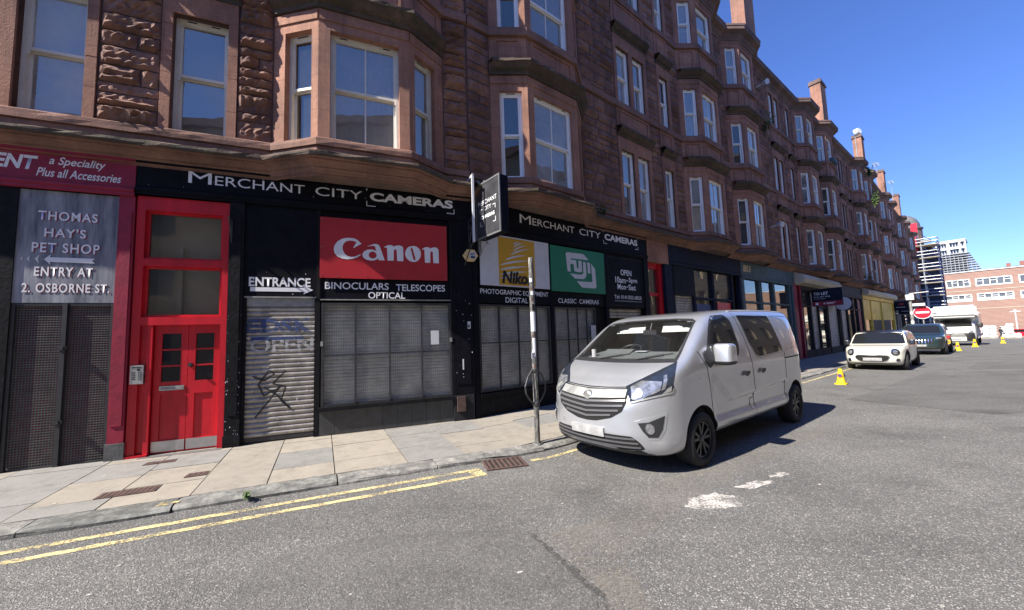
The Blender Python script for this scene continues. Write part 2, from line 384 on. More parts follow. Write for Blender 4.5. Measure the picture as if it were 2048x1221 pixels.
def copy_tree(o, parent=None):
    c = o.copy(); COL.objects.link(c)
    if parent: c.parent = parent
    for ch in list(o.children): copy_tree(ch, c)
    return c
# facade frames: x runs along the street, -y out into the street
AZ_A, AZ_B = 67.4, 52.15
CORNER = Vector((-.79, 7.60, 0))
class Frame:
    def __init__(s, o, az): s.o = Vector(o); s.rot = radians(90 - az); s.d = Vector((sin(radians(az)), cos(radians(az)), 0)); s.n = Vector((cos(radians(az)), -sin(radians(az)), 0))
    def p(s, u, off=0, z=0): return s.o + s.d * u + s.n * off + Vector((0, 0, z))
FA = Frame(CORNER, AZ_A); FB = Frame(CORNER, AZ_B); FC = Frame(FB.p(37.2), 50.3)
def text(body, x, z, w, h, m, parent=None, y=-.004, align='L', shear=0, bold=0, name='lettering', ext=.002, space=1.0):
    cu = bpy.data.curves.new('letters', 'FONT'); cu.body = body; cu.size = 1; cu.extrude = 0; cu.offset = bold; cu.shear = shear; cu.space_character = space; cu.resolution_u = 4
    if '\n' in body: cu.align_x = 'CENTER'
    o = bpy.data.objects.new('letters', cu); COL.objects.link(o)
    bpy.context.view_layer.update()
    me = bpy.data.meshes.new_from_object(o.evaluated_get(bpy.context.evaluated_depsgraph_get()))
    bpy.data.objects.remove(o); bpy.data.curves.remove(cu)
    xs = [v.co.x for v in me.vertices]; zs = [v.co.y for v in me.vertices]
    x0, x1, z0, z1 = min(xs), max(xs), min(zs), max(zs)
    sx = w / (x1 - x0) if w else h / (z1 - z0); sz = h / (z1 - z0) if h else sx
    if align == 'C': x -= sx * (x1 - x0) / 2
    for v in me.vertices: v.co = Vector((x + (v.co.x - x0) * sx, y, z + (v.co.y - z0) * sz))
    me.materials.clear(); me.materials.append(M[m]); me.name = name; me.update()
    return obj(name, me, parent)
def poly_sheet(name, poly, m, parent=None, y=-.004, th=.003, holes=()):   # flat cut-out shape in x,z, seen from -y
    bm = bmesh.new(); es = []
    for lp in [poly] + list(holes):
        vs = [bm.verts.new((px, y, pz)) for px, pz in lp]
        es += [bm.edges.new((vs[i], vs[(i + 1) % len(vs)])) for i in range(len(vs))]
    bmesh.ops.triangle_fill(bm, edges=es, use_beauty=True, normal=(0, -1, 0))
    for f in bm.faces:
        f.normal_update()
        if f.normal.y > 0: f.normal_flip()
    me = bpy.data.meshes.new(name); bm.to_mesh(me); bm.free(); me.materials.append(M[m]); return obj(name, me, parent)
def bez(p0, p1, p2, n=6): return [((1 - t) ** 2 * p0[0] + 2 * t * (1 - t) * p1[0] + t * t * p2[0], (1 - t) ** 2 * p0[1] + 2 * t * (1 - t) * p1[1] + t * t * p2[1]) for t in [i / n for i in range(n + 1)]]
def arc(cx, cy, rx, ry, a0, a1, n=14): return [(cx + rx * cos(radians(a0 + (a1 - a0) * i / n)), cy + ry * sin(radians(a0 + (a1 - a0) * i / n))) for i in range(n + 1)]
def rounded(pts, r, n=4):
    out = []; k = len(pts)
    for i in range(k):
        p = Vector(pts[i]); a = Vector(pts[i - 1]); b = Vector(pts[(i + 1) % k]); rr = r[i] if isinstance(r, (list, tuple)) else r
        da = (a - p); db = (b - p); q = min(rr, da.length * .45, db.length * .45)
        if q < 1e-4: out.append(tuple(p)); continue
        s0 = p + da.normalized() * q; s1 = p + db.normalized() * q
        for t in [j / n for j in range(n + 1)]: out.append(tuple(s0 * (1 - t) ** 2 + p * 2 * t * (1 - t) + s1 * t * t))
    return out
# ---------------------------------------------------------------- tenements
FL = [(5.06, 7.03), (8.47, 10.25), (11.92, 13.6)]
BD = .47
_wc = {}
def win_meshes(w, h, bar, frame, gm='glass'):
    key = (round(w, 2), round(h, 2), bar, frame, gm)
    if key in _wc: return _wc[key]
    b = MB(); x0, x1 = -w / 2, w / 2; mid = h * .5
    b.box(x0, x0 + .05, 0, .13, 0, h); b.box(x1 - .05, x1, 0, .13, 0, h); b.box(x0 + .05, x1 - .05, 0, .13, h - .05, h); b.box(x0 + .05, x1 - .05, -.02, .13, 0, .04)
    i0, i1 = x0 + .05, x1 - .05
    for (z0, z1, y, top, bot) in ((mid, h - .05, .025, .045, .045), (.04, mid + .02, .07, .045, .065)):
        b.box(i0, i0 + .04, y, y + .04, z0, z1); b.box(i1 - .04, i1, y, y + .04, z0, z1)
        b.box(i0 + .04, i1 - .04, y, y + .04, z0, z0 + bot); b.box(i0 + .04, i1 - .04, y, y + .04, z1 - top, z1)
        if bar: b.box(-.013, .013, y + .004, y + .036, z0 + bot, z1 - top)
    b.box(i0 + .1, i0 + .22, -.004, 0, h - .035, h - .015, 1); b.box(i1 - .22, i1 - .1, -.004, 0, h - .035, h - .015, 1)
    for x in (i0, i1 - .03): b.box(x, x + .03, .01, .025, mid - .07, mid + .0)
    fr = b.mesh('window', [frame, 'black_letter'])
    p = MB(); p.quad((i0 + .03, .045, mid), (i1 - .03, .045, mid), (i1 - .03, .045, h - .08), (i0 + .03, .045, h - .08)); p.quad((i0 + .03, .09, .08), (i1 - .03, .09, .08), (i1 - .03, .09, mid), (i0 + .03, .09, mid))
    pa = p.mesh('pane', gm)
    _wc[key] = (fr, pa); return fr, pa
_cc = {}
def curtain_mesh(w, h, style):
    key = (round(w, 2), round(h, 2), style)
    if key in _cc: return _cc[key]
    b = MB()
    def drape(x0, x1, z0, z1, m, y=.2):
        n = max(4, int((x1 - x0) / .035)); 
        for i in range(n):
            xa = x0 + (x1 - x0) * i / n; xb = x0 + (x1 - x0) * (i + 1) / n
            ya = y + .02 * sin(i * 1.3); yb = y + .02 * sin((i + 1) * 1.3)
            b.quad((xa, ya, z0), (xb, yb, z0), (xb, yb, z1), (xa, ya, z1), m)
    if style == 'net': drape(-w / 2, w / 2, 0, h, 0)
    elif style == 'blind': b.box(-w / 2, w / 2, .17, .175, h * .5, h, 1)
    elif style == 'blindlow': b.box(-w / 2, w / 2, .17, .175, h * .12, h, 1)
    elif style == 'slats':
        k = int(h / .06)
        for i in range(k): b.box(-w / 2 + .04, w / 2 - .04, .16, .185, i * .06, i * .06 + .042, 1)
    elif style == 'sides': drape(-w / 2, -w / 2 + w * .28, 0, h, 2); drape(w / 2 - w * .22, w / 2, 0, h, 2)
    elif style == 'half': drape(-w / 2, w / 2, 0, h * .5, 0)
    elif style == 'left': drape(-w / 2, -w / 2 + w * .55, 0, h, 0)
    me = b.mesh('curtain', ['curtain', 'blind', 'dark_curtain']); _cc[key] = me; return me
STY = ['net', 'blind', 'sides', 'half', 'left', 'blindlow', None, 'slats', 'sides', None, 'net']
def place_window(parent, x, y, z, w, h, rz, bar, frame, rng, style='?'):
    fr, pa = win_meshes(w, h, bar, frame, rng.choice(['glass', 'glass', 'glass_dark', 'glass_milky']))
    o = obj('window', fr, parent, (x, y, z), rz); obj('pane', pa, o)
    st = rng.choice(STY) if style == '?' else style
    if st: obj('curtain', curtain_mesh(w, h, st), o)
    return o
def rock(mb, x0, x1, z0, z1, rng, amp=.05, y=-.004, fine=1):
    z = z0
    while z < z1 - .03:
        hgt = rng.choice([.16, .2, .24, .28, .31]) if z1 - z > .45 else z1 - z
        hgt = min(hgt, z1 - z); x = x0
        while x < x1 - .02:
            L = rng.uniform(.28, .75)
            if x1 - x - L < .2: L = x1 - x
            g = .01; a, b, c, d = x + g, x + L - g, z + g, z + hgt - g
            nx = max(3, int(L / .075 * fine)); nz = max(3, int(hgt / .065 * fine)); base = rng.uniform(.4, 1.0) * amp; tint = rng.uniform(.0, .75) + .001; slx = rng.uniform(-.5, .5); slz = rng.uniform(-.6, .6)
            vs = []; ledge = [rng.uniform(-.45, .55) * amp for _ in range(nz + 1)]
            for j in range(nz + 1):
                for i in range(nx + 1):
                    fx, fz = i / nx, j / nz; e = min(fx, 1 - fx, ) * nx; e2 = min(fz, 1 - fz) * nz
                    k = min(1, e * .8) * min(1, e2 * .9)
                    dep = k * (base * (1 + slx * (fx - .5) + slz * (fz - .5)) + rng.uniform(-.45, .45) * amp * .75 + ledge[j])
                    vs.append((a + (b - a) * fx + rng.uniform(-.006, .006), y - max(0, dep) - .006, c + (d - c) * fz + rng.uniform(-.006, .006)))
            mb.add(vs, [(j * (nx + 1) + i, j * (nx + 1) + i + 1, (j + 1) * (nx + 1) + i + 1, (j + 1) * (nx + 1) + i) for j in range(nz) for i in range(nx)], 0, tint)
            x += L
        z += hgt
def face_open(mb, P0, P1, z0, z1, ops, depth=.17, m=0):
    d = Vector(P1) - Vector(P0); L = d.length; d /= L; n = Vector((-d.y, d.x))        # n points inwards
    def q(s, z, k=0): return (P0[0] + d.x * s + n.x * k, P0[1] + d.y * s + n.y * k, z)
    ss = sorted({0, L, *[o[0] for o in ops], *[o[1] for o in ops]}); zs = sorted({z0, z1, *[o[2] for o in ops], *[o[3] for o in ops]})
    for a, b in zip(ss, ss[1:]):
        for c, e in zip(zs, zs[1:]):
            mx, mz = (a + b) / 2, (c + e) / 2
            if any(o[0] < mx < o[1] and o[2] < mz < o[3] for o in ops): continue
            mb.quad(q(a, c), q(b, c), q(b, e), q(a, e), m)
    for a, b, c, e in ops:
        mb.quad(q(a, c), q(a, c, depth), q(a, e, depth), q(a, e), m); mb.quad(q(b, c, depth), q(b, c), q(b, e), q(b, e, depth), m)
        mb.quad(q(a, e), q(a, e, depth), q(b, e, depth), q(b, e), m); mb.quad(q(a, c, depth), q(a, c), q(b, c), q(b, c, depth), m)
    return q
def tenement(label, frame, u, W, bays, pairs, singles, seed, wf='white_frame', chimney=None, x0=0.0, rub=.05, styles=None, pipe=None, group='red sandstone tenements along the street', fine=1):
    rng = random.Random(seed)
    T = thing('tenement_building', label, 'building', frame.p(u), frame.rot, group)
    wall = MB(); dress = MB(); rubble = MB(); room = MB(); band = MB(); corn = MB(); eav = MB()
    wins = [(a, b) for p in pairs for a, b in p] + list(singles)
    zones = sorted([(c - wh, c + wh) for c, fh, wh in bays] + [(p[0][0] - .13, p[-1][1] + .13) for p in pairs] + [(a - .13, b + .13) for a, b in singles])
    # plan of the facade with its bays
    def plan(a, b):
        pl = [(a, 0)]
        for c, fh, wh in bays:
            if a - .01 <= c - wh and c + wh <= b + .01:
                for pt in ((c - wh, 0), (c - fh, -BD), (c + fh, -BD), (c + wh, 0)):
                    if abs(pt[0] - pl[-1][0]) > .01 or abs(pt[1] - pl[-1][1]) > .01: pl.append(pt)
        if abs(pl[-1][0] - b) > .01: pl.append((b, 0))
        return pl
    # wall sheet behind everything, opened for windows and bays
    ops = [(a, b, z0, z1) for a, b in wins for z0, z1 in FL]
    ops += [(c - wh + .02, c + wh - .02, 4.6, 14.1) for c, fh, wh in bays]
    face_open(wall, (x0, 0), (W, 0), 4.3, 14.2, [(a - x0, b - x0, c, d) for a, b, c, d in ops], .2)
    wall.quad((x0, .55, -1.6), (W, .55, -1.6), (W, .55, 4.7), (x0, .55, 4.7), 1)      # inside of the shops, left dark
    wall.box(x0, W, .0, .6, 4.2, 4.32, 0)
    wall.quad((x0, .0, 4.3), (x0, 8, 4.3), (x0, 8, 14.2), (x0, 0, 14.2)); wall.quad((W, 8, -1.6), (W, .0, -1.6), (W, 0, 14.2), (W, 8, 14.2))
    wall.quad((x0, 0.55, -1.6), (x0, 8, -1.6), (x0, 8, 4.4), (x0, 0.55, 4.4))
    wall.build('wall', ['mortar', 'black_matt'], T)
    # rubble panels
    edges = [x0] + [e for zz in zones for e in zz] + [W]
    for a, b in zip(edges[::2], edges[1::2]):
        if b - a < .06: continue
        for z0, z1 in ((5.08, 8.26), (8.5, 11.7), (11.94, 13.86)):
            rubble = MB(); rock(rubble, a + .01, b - .01, z0, z1, rng, rub, fine=fine); rubble.build('rubble_panel', 'rubble', T)
    # dressed surrounds of the flat windows, with blocks above and panels below
    groups = [(p[0][0], p[-1][1], p) for p in pairs] + [(a, b, [(a, b)]) for a, b in singles]
    for ga, gb, ws in groups:
        for k, (z0, z1) in enumerate(FL):
            dress = MB()
            top = z1 + (.36 if k < 2 else .3)
            for e0, e1 in ((ga - .13, ga), (gb, gb + .13)):
                zz = z0
                while zz < z1:
                    h = min(rng.uniform(.35, .6), z1 - zz)
                    dress.box(e0, e1, -.035 - rng.uniform(0, .004), .02, zz + .003, zz + h - .003, 0, rng.uniform(.01, .3)); zz += h
            for (p0, p1), (r0, r1) in zip(ws, ws[1:]): dress.box(p1, r0, -.04, .19, z0, z1, 0, .1)
            dress.box(ga - .13, gb + .13, -.036, .02, z1, top, 0, .08)
            dress.box(ga - .16, gb + .16, -.07, .02, z0 - .14 + .142, z0 + .0005 + .03, 0, .2) if False else None
            if k < 2:
                pz0, pz1 = top + .36, FL[k + 1][0] - .22
                corn = MB(); corn.sweep_worn([(0, top), (.05, top), (.06, top + .07), (.12, top + .1), (.18, top + .18), (.205, top + .19), (.205, top + .25), (.02, top + .3), (0, top + .3)], [(ga - .17, 0), (gb + .17, 0)], [0, .002, .003, .004, .006, .012, .012, .006, 0], rng, 0, .16); corn.build('hood_moulding', 'cornice', T)
                dress.box(ga - .13, gb + .13, -.03, .02, top + .3, pz1 + .05, 0, .12)
                w0, w1 = ga - .02, gb + .02
                for bx in ((w0, w1, top + .38, top + .42), (w0, w1, pz1 - .08, pz1 - .04), (w0, w0 + .04, top + .42, pz1 - .08), (w1 - .04, w1, top + .42, pz1 - .08)):
                    dress.box(bx[0], bx[1], -.055, -.028, bx[2], bx[3], 0, .2)
            dress.build('window_surround', 'dressed', T)
    for a, b in wins:
        for k, (z0, z1) in enumerate(FL):
            st = styles.get((round(a, 2), k), '?') if styles else '?'
            place_window(T, (a + b) / 2, .05 if wf == 'white_frame' else .1, z0, b - a, z1 - z0, 0, 0, wf, rng, st)
    # bays
    for bi, (c, fh, wh) in enumerate(bays):
        bm_ = MB(); pts = [(c - wh, 0), (c - fh, -BD), (c + fh, -BD), (c + wh, 0)]
        for i in range(3):
            L = hypot(pts[i + 1][0] - pts[i][0], pts[i + 1][1] - pts[i][1]); ang = atan2(pts[i + 1][1] - pts[i][1], pts[i + 1][0] - pts[i][0])
            if i == 1: a, b, bar = .18, L - .18, 1
            elif i == 0: a, b, bar = L * .25, L - .13, 0
            else: a, b, bar = .13, L * .75, 0
            q = face_open(bm_, pts[i], pts[i + 1], 4.6, 14.2, [(a, b, z0, z1) for z0, z1 in FL], .19)
            d = Vector((cos(ang), sin(ang))); n = Vector((-d.y, d.x))
            for k, (z0, z1) in enumerate(FL):
                m = (a + b) / 2; dp = .07 if wf == 'white_frame' else .11; px = pts[i][0] + d.x * m + n.x * dp; py = pts[i][1] + d.y * m + n.y * dp
                st = styles.get((bi, i, k), '?') if styles else '?'
                place_window(T, px, py, z0, b - a, z1 - z0, ang, 1 if (bar and k < 2) else 0, wf, rng, st)
                def slab(s0, s1, za, zb, out, t=.1):
                    vs = [q(s0, za, -out), q(s1, za, -out), q(s1, zb, -out), q(s0, zb, -out), q(s0, za, .01), q(s1, za, .01), q(s1, zb, .01), q(s0, zb, .01)]
                    bm_.add(vs, [(0, 1, 2, 3), (3, 2, 6, 7), (0, 4, 5, 1), (0, 3, 7, 4), (1, 5, 6, 2)], 0, t)
                slab(.012, L - .012, z1 + .16, z1 + .33, .022, .15)
                if k < 2:
                    pa, pb = z1 + .72, FL[k + 1][0] - .25
                    for s0, s1, za, zb in ((.14, L - .14, pa, pa + .04), (.14, L - .14, pb - .04, pb), (.14, .18, pa + .04, pb - .04), (L - .18, L - .14, pa + .04, pb - .04)): slab(s0, s1, za, zb, .03, .22)
        bm_.build('bay', 'dressed', T)
        for k, (z0, z1) in enumerate(FL[:2]):
            t = z1 + .36
            pl = [(c - wh - .02, 0.0), (c - wh, 0), (c - fh, -BD), (c + fh, -BD), (c + wh, 0), (c + wh + .02, 0)]
            corn = MB(); corn.sweep_worn([(0, t), (.05, t), (.06, t + .07), (.13, t + .1), (.2, t + .18), (.225, t + .19), (.225, t + .25), (.02, t + .32), (0, t + .32)], pl, [0, .002, .003, .004, .006, .012, .012, .006, 0], rng, 0, .16); corn.build('hood_moulding', 'cornice', T)
        bm_ = MB(); bm_.quad((c - wh - .02, .05, 4.46), (c + wh + .02, .05, 4.46), (c + fh, -BD, 4.46), (c - fh, -BD, 4.46)); bm_.build('soffit', 'eaves', T)
    full = plan(x0, W)
    g = MB(); g.sweep_worn([(0, 4.42), (.05, 4.42), (.05, 4.45), (.075, 4.455), (.085, 4.49), (.12, 4.51), (.12, 4.535), (.15, 4.54), (.18, 4.585), (.24, 4.60), (.24, 4.625), (.3, 4.63)], full, [.002] * 12, rng, 0, .35, (.1, .45)); g.build('cornice_moulding', 'bandstone', T)
    g = MB(); g.sweep_worn([(.29, 4.63), (.315, 4.635), (.33, 4.665), (.325, 4.71), (.24, 4.745), (.12, 4.77), (.03, 4.79), (0, 4.79)], full, [.002, .005, .009, .012, .012, .01, .004, 0], rng, 0, .17, (.01, .6)); g.build('shop_cornice', 'cornice', T)
    for z0, z1, p, nm in ((4.785, 4.93, .035, 0), (4.93, 5.065, .065, 0), (8.28, 8.475, .075, 0), (11.73, 11.925, .075, 0)):
        band.sweep_worn([(0, z0), (p, z0), (p + .004, (z0 + z1) / 2), (p, z1 - .015), (p - .015, z1), (0, z1)], full, [0, .004, .007, .005, .003, 0], rng, 0, .22, (.05, .5)); band.build('string_course', 'bandstone', T); band = MB()
    eav.sweep([(0, 13.86), (.05, 13.86), (.07, 13.95), (.12, 13.99), (.17, 14.08), (.3, 14.14), (.34, 14.16), (.34, 14.28), (.36, 14.3), (.36, 14.38), (.27, 14.39), (0, 14.36)], full)
    eav.build('eaves_cornice', 'eaves', T)
    r = MB(); r.quad((x0, -.1, 14.365), (W, -.1, 14.365), (W, 7, 17.2), (x0, 7, 17.2)); r.quad((W, 14, 14.3), (x0, 14, 14.3), (x0, 7, 17.2), (W, 7, 17.2))
    for c, fh, wh in bays: r.add([(c - wh, 0, 14.37), (c - fh, -BD, 14.37), (c + fh, -BD, 14.37), (c + wh, 0, 14.37), (c, .6, 14.75)], [(0, 1, 4), (1, 2, 4), (2, 3, 4)], 0)
    rf = r.build('roof', 'slate', T)
    if chimney:
        ch = MB(); cx = chimney
        ch.box(cx, cx + 1.2, .06, .66, 14.2, 18.5, 0, .3); ch.box(cx - .07, cx + 1.27, -.01, .73, 18.5, 18.62, 1, .2); ch.box(cx - .03, cx + 1.23, .03, .69, 18.62, 18.78, 1, .2)
        for i in range(3): ch.cyl((cx + .25 + .35 * i, .36, 18.78), (cx + .25 + .35 * i, .36, 18.86), .1, .09, 8, 1)
        obj('chimney', ch.mesh('chimney', ['dressed', 'eaves']), rf)
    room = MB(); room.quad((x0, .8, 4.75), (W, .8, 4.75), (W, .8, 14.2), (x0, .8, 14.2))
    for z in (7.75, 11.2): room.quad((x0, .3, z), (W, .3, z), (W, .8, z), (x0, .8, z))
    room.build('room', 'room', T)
    if pipe is not None:
        p = MB(); p.tube([(pipe, -.1, 13.95), (pipe, -.1, 4.9)], .035, 8)
        for z in (6.2, 8.2, 10.2, 12.2): p.box(pipe - .07, pipe + .07, -.16, 0, z, z + .07)
        p.build('downpipe', 'iron', T)
    return T
T0 = tenement('red sandstone tenement over the maroon pet shop front, nearest on the left', FA, 0, 0, [(-1.98, .75, 1.47)], [[(-7.55, -6.92), (-6.58, -5.84)]], [(-4.84, -4.10)], 11, 'cream_frame', None, -13.5, .085,
              {(-4.84, 0): None, (-6.58, 0): None, (0, 1, 0): 'net', (0, 0, 0): 'net', (0, 2, 0): 'net', (-6.58, 0): None}, fine=1.35)
T1 = tenement('red sandstone tenement right of the hanging box sign, above the green and amber panels', FB, 0, 12.0, [(2.05, .78, 1.46), (10.1, .72, 1.36)], [[(5.2, 5.83), (6.0, 6.62)]], [(7.5, 8.03)], 12, chimney=4.0, rub=.05,
              styles={(0, 0, 0): None, (0, 1, 0): 'half', (5.2, 0): 'sides', (6.0, 0): 'net', (7.5, 0): 'left', (1, 0, 0): 'slats', (1, 1, 0): 'left'})
LBL = ['red sandstone tenement above the teal shop front with gold B51 lettering', 'red sandstone tenement above the TO LET board, with a tall chimney behind its first bay', 'red sandstone tenement above the yellow shop front', 'red sandstone tenement beyond the yellow shop, behind the street camera pole', 'red sandstone tenement at the far end of the row, next to the scaffolding']
GEN = ([(1.95, .72, 1.36), (10.65, .72, 1.36)], [[(5.72, 6.3), (6.46, 7.04)]], [(8.12, 8.62)])
T2 = tenement(LBL[0], FB, 12.0, 12.6, *GEN, 13, chimney=3.95, rub=.05, pipe=3.6, styles={(0, 0, 0): 'slats', (0, 1, 0): 'left'})
T3 = copy_tree(T2); T3.location = FB.p(24.6); tag(T3, LBL[1])
for k in range(3):
    t = copy_tree(T2); t.location = FC.p(12.6 * k); t.rotation_euler = (0, 0, FC.rot); tag(t, LBL[2 + k])
    if k == 2:
        for c in list(t.children):
            pass
# ---------------------------------------------------------------- shop fronts, near pair
def at(name, label, cat, fr, u=0, off=0, z=0, group=None): return thing(name, label, cat, fr.p(u, off, z), fr.rot, group)
def panel(name, x0, x1, z0, z1, y0, y1, m, parent, bev=.0): b = MB(); b.box(x0, x1, y0, y1, z0, z1); return b.build(name, m, parent)
def specks(name, x0, x1, z0, z1, y, n, m, parent, seed, r=(.003, .012)):
    o = specks_(name, x0, x1, z0, z1, y, n, m, parent, seed, r); o['kind'] = 'stuff'; return o
def specks_(name, x0, x1, z0, z1, y, n, m, parent, seed, r):
    b = MB(); g = random.Random(seed)
    for _ in range(n):
        x, z, s, q = g.uniform(x0, x1), g.uniform(z0, z1), g.uniform(*r), g.uniform(.5, 2.2)
        k = g.randint(5, 7); b.prism([(x + s * cos(2 * pi * i / k) * g.uniform(.6, 1.3), z + s * q * sin(2 * pi * i / k) * g.uniform(.6, 1.3)) for i in range(k)], y - .0012, y + .001)
    return b.build(name, m, parent)
def grille(name, x0, x1, z0, z1, y, parent, px=.034, pz=.026, m='mesh_metal', r=.0024, frame=True, posts=(), rails=()):
    b = MB()
    n = int((x1 - x0) / px)
    for i in range(1, n): x = x0 + (x1 - x0) * i / n; b.box(x - r * .7, x + r * .7, y, y + .004, z0, z1)
    n = int((z1 - z0) / pz)
    for i in range(1, n): z = z0 + (z1 - z0) * i / n; b.box(x0, x1, y - .005, y - .001, z - r, z + r)
    if frame:
        for a in ((x0 - .02, x0 + .02, z0 - .02, z1 + .02), (x1 - .02, x1 + .02, z0 - .02, z1 + .02)): b.box(a[0], a[1], y - .03, y + .02, a[2], a[3], 1)
        b.box(x0 + .02, x1 - .02, y - .028, y + .018, z0 - .02, z0 + .02, 1); b.box(x0 + .02, x1 - .02, y - .028, y + .018, z1 - .02, z1 + .02, 1)
    for p in posts: b.box(p - .016, p + .016, y - .035, y - .006, z0 + .02, z1 - .02, 1)
    for p in rails: b.box(x0 + .02, x1 - .02, y - .022, y - .007, p - .011, p + .011, 1)
    return b.build(name, [m, 'iron'], parent)
def slats(name, x0, x1, z0, z1, y, m, parent, pitch=.075, bulge=.02):
    b = MB(); n = max(1, int((z1 - z0) / pitch)); p = (z1 - z0) / n
    prof = [(0, 0), (.08, .25), (.3, .75), (.5, 1), (.7, .85), (.88, .3), (.93, -.15), (1, -.15)]
    vs = []
    for i in range(n):
        for f, o in prof: vs.append((z0 + p * (i + f), y - bulge * o))
    k = len(vs); b.add([(x0, yy, z) for z, yy in vs] + [(x1, yy, z) for z, yy in vs], [(j, j + k, j + 1 + k, j + 1) for j in range(k - 1)])
    return b.build(name, m, parent)
PZ = -.1
M['dark_maroon'] = mat('old maroon boards', (.15, .008, .028), .7, .4, 5)
M['gate_wire'] = mat('grey gate wire', (.1, .098, .093), .5, .3, 9)
# --- maroon pet shop (left)
ps = at('shopfront', 'maroon pet shop front with a whitewashed board over mesh gates', 'shop front', FA)
b = MB(); b.box(-9.5, -5.19, -.05, .1, 4.07, 4.46); b.box(-9.5, -5.19, -.1, .1, 4.46, 4.5); b.sweep([(.04, 3.94), (.07, 3.95), (.07, 4.0), (.09, 4.01), (.09, 4.05), (.05, 4.07)], [(-9.5, 0), (-5.19, 0)])
b.build('fascia', 'maroon', ps)
text('ENT', -6.68, 4.2, .44, .2, 'white_letter', ps, y=-.053, shear=.22, bold=.035)
text('a Speciality', -6.13, 4.27, .6, .15, 'white_letter', ps, y=-.053, shear=.28, bold=.012)
text('Plus all Accessories', -6.25, 4.12, .9, .125, 'white_letter', ps, y=-.053, shear=.28, bold=.012)
b = MB(); b.box(-5.365, -5.185, -.04, .12, .36, 3.94); b.box(-5.34, -5.21, -.052, -.04, .6, 3.7); b.build('pilaster', 'maroon', ps)
b = MB(); b.box(-5.38, -5.17, -.055, .12, PZ, .36); b.build('plinth', 'plinth', ps)
wb = panel('board', -6.45, -5.37, 2.35, 3.93, -.012, .03, 'board', ps)
for s, cx, z, w, h in (('THOMAS', -5.91, 3.51, .62, .13), ("HAY'S", -5.93, 3.27, .43, .13), ('PET SHOP', -5.91, 3.05, .7, .14), ('ENTRY AT', -5.92, 2.72, .6, .13), ('2. OSBORNE ST.', -5.88, 2.49, .9, .13)):
    text(s, cx + .012, z - .008, w, h, 'maroon', wb, y=-.0155, align='C', bold=.02, space=1.15)
    text(s, cx, z, w, h, 'white_letter', wb, y=-.018, align='C', bold=.02, space=1.15)
poly_sheet('arrow', [(-6.13, 2.955), (-6.06, 3.03), (-6.075, 2.985), (-5.6, 2.985), (-5.635, 2.95), (-5.6, 2.915), (-6.075, 2.92), (-6.06, 2.88)], 'white_letter', wb, y=-.018)
for x, s in ((-6.22, .06), (-6.3, .045), (-6.36, .03)): poly_sheet('chevron', [(x, 2.955), (x + s * .7, 2.955 + s), (x + s * .45, 2.955), (x + s * .7, 2.955 - s)], 'white_letter', wb, y=-.018)
b = MB(); b.box(-6.62, -6.42, -.03, .1, PZ, 3.94); b.build('side_post', 'black_matt', ps)
panel('dark_board', -7.6, -6.62, 2.75, 3.93, .0, .03, 'dark_shop', ps)
b = MB(); b.box(-9.5, -7.7, -.03, .1, PZ, 3.94); b.build('side_wall', 'board', ps)
panel('backing', -6.42, -5.38, PZ, 2.33, .13, .16, 'dark_maroon', ps);
g = grille('mesh_gate', -6.4, -5.89, .12, 2.33, .02, ps, .03, .034, 'gate_wire', .0062); g2 = grille('mesh_gate', -5.87, -5.385, .12, 2.33, .02, ps, .03, .034, 'gate_wire', .0062)
b = MB(); b.box(-5.905, -5.855, -.03, .0, .1, 2.34)
for z in (1.72, .72): b.box(-5.93, -5.83, -.045, -.03, z - .02, z + .02); b.cyl((-5.88, -.045, z), (-5.88, -.075, z), .03, .03, 10)
b.build('gate_bar', 'iron', ps)
# --- red close door
rd = at('entrance_door', 'bright red double door under two large fanlight panes', 'door', FA)
b = MB()
for x0, x1, z0, z1 in ((-5.17, -5.07, .1, 3.97), (-4.1, -4.01, .1, 3.97), (-5.07, -4.1, 3.76, 3.97), (-5.07, -4.1, 2.91, 3.02), (-5.07, -4.1, 2.02, 2.14)): b.box(x0, x1, -.012, .14, z0, z1)
b.box(-5.07, -4.93, .03, .14, .1, 2.02); b.box(-4.985, -4.925, -.005, .03, .1, 2.02)
b.box(-5.17, -4.92, -.05, .02, PZ, .16); b.build('door_frame', 'red', rd)
for z0, z1 in ((3.02, 3.76), (2.14, 2.91)):
    f = MB()
    for x0, x1, a, c in ((-5.07, -5.03, z0, z1), (-4.14, -4.1, z0, z1), (-5.03, -4.14, z0, z0 + .035), (-5.03, -4.14, z1 - .035, z1)): f.box(x0, x1, .05, .1, a, c)
    fo = f.build('fanlight', 'red', rd); q = MB(); q.quad((-5.03, .08, z0), (-4.14, .08, z0), (-4.14, .08, z1), (-5.03, .08, z1)); q.build('pane', 'clear_glass', fo)
M['hall'] = mat('pale hallway wall', (.6, .61, .55), .9, .1, 2)
h = MB(); h.quad((-5.1, .5, 2), (-4.05, .5, 2), (-4.05, .5, 3.9), (-5.1, .5, 3.9)); h.quad((-5.08, .14, 2), (-5.08, .5, 2), (-5.08, .5, 3.9), (-5.08, .14, 3.9)); h.quad((-5.1, .14, 3.85), (-4.05, .14, 3.85), (-4.05, .5, 3.85), (-5.1, .5, 3.85)); h.box(-4.78, -4.72, .36, .44, 2.2, 3.3)
h.build('hallway', 'hall', rd)
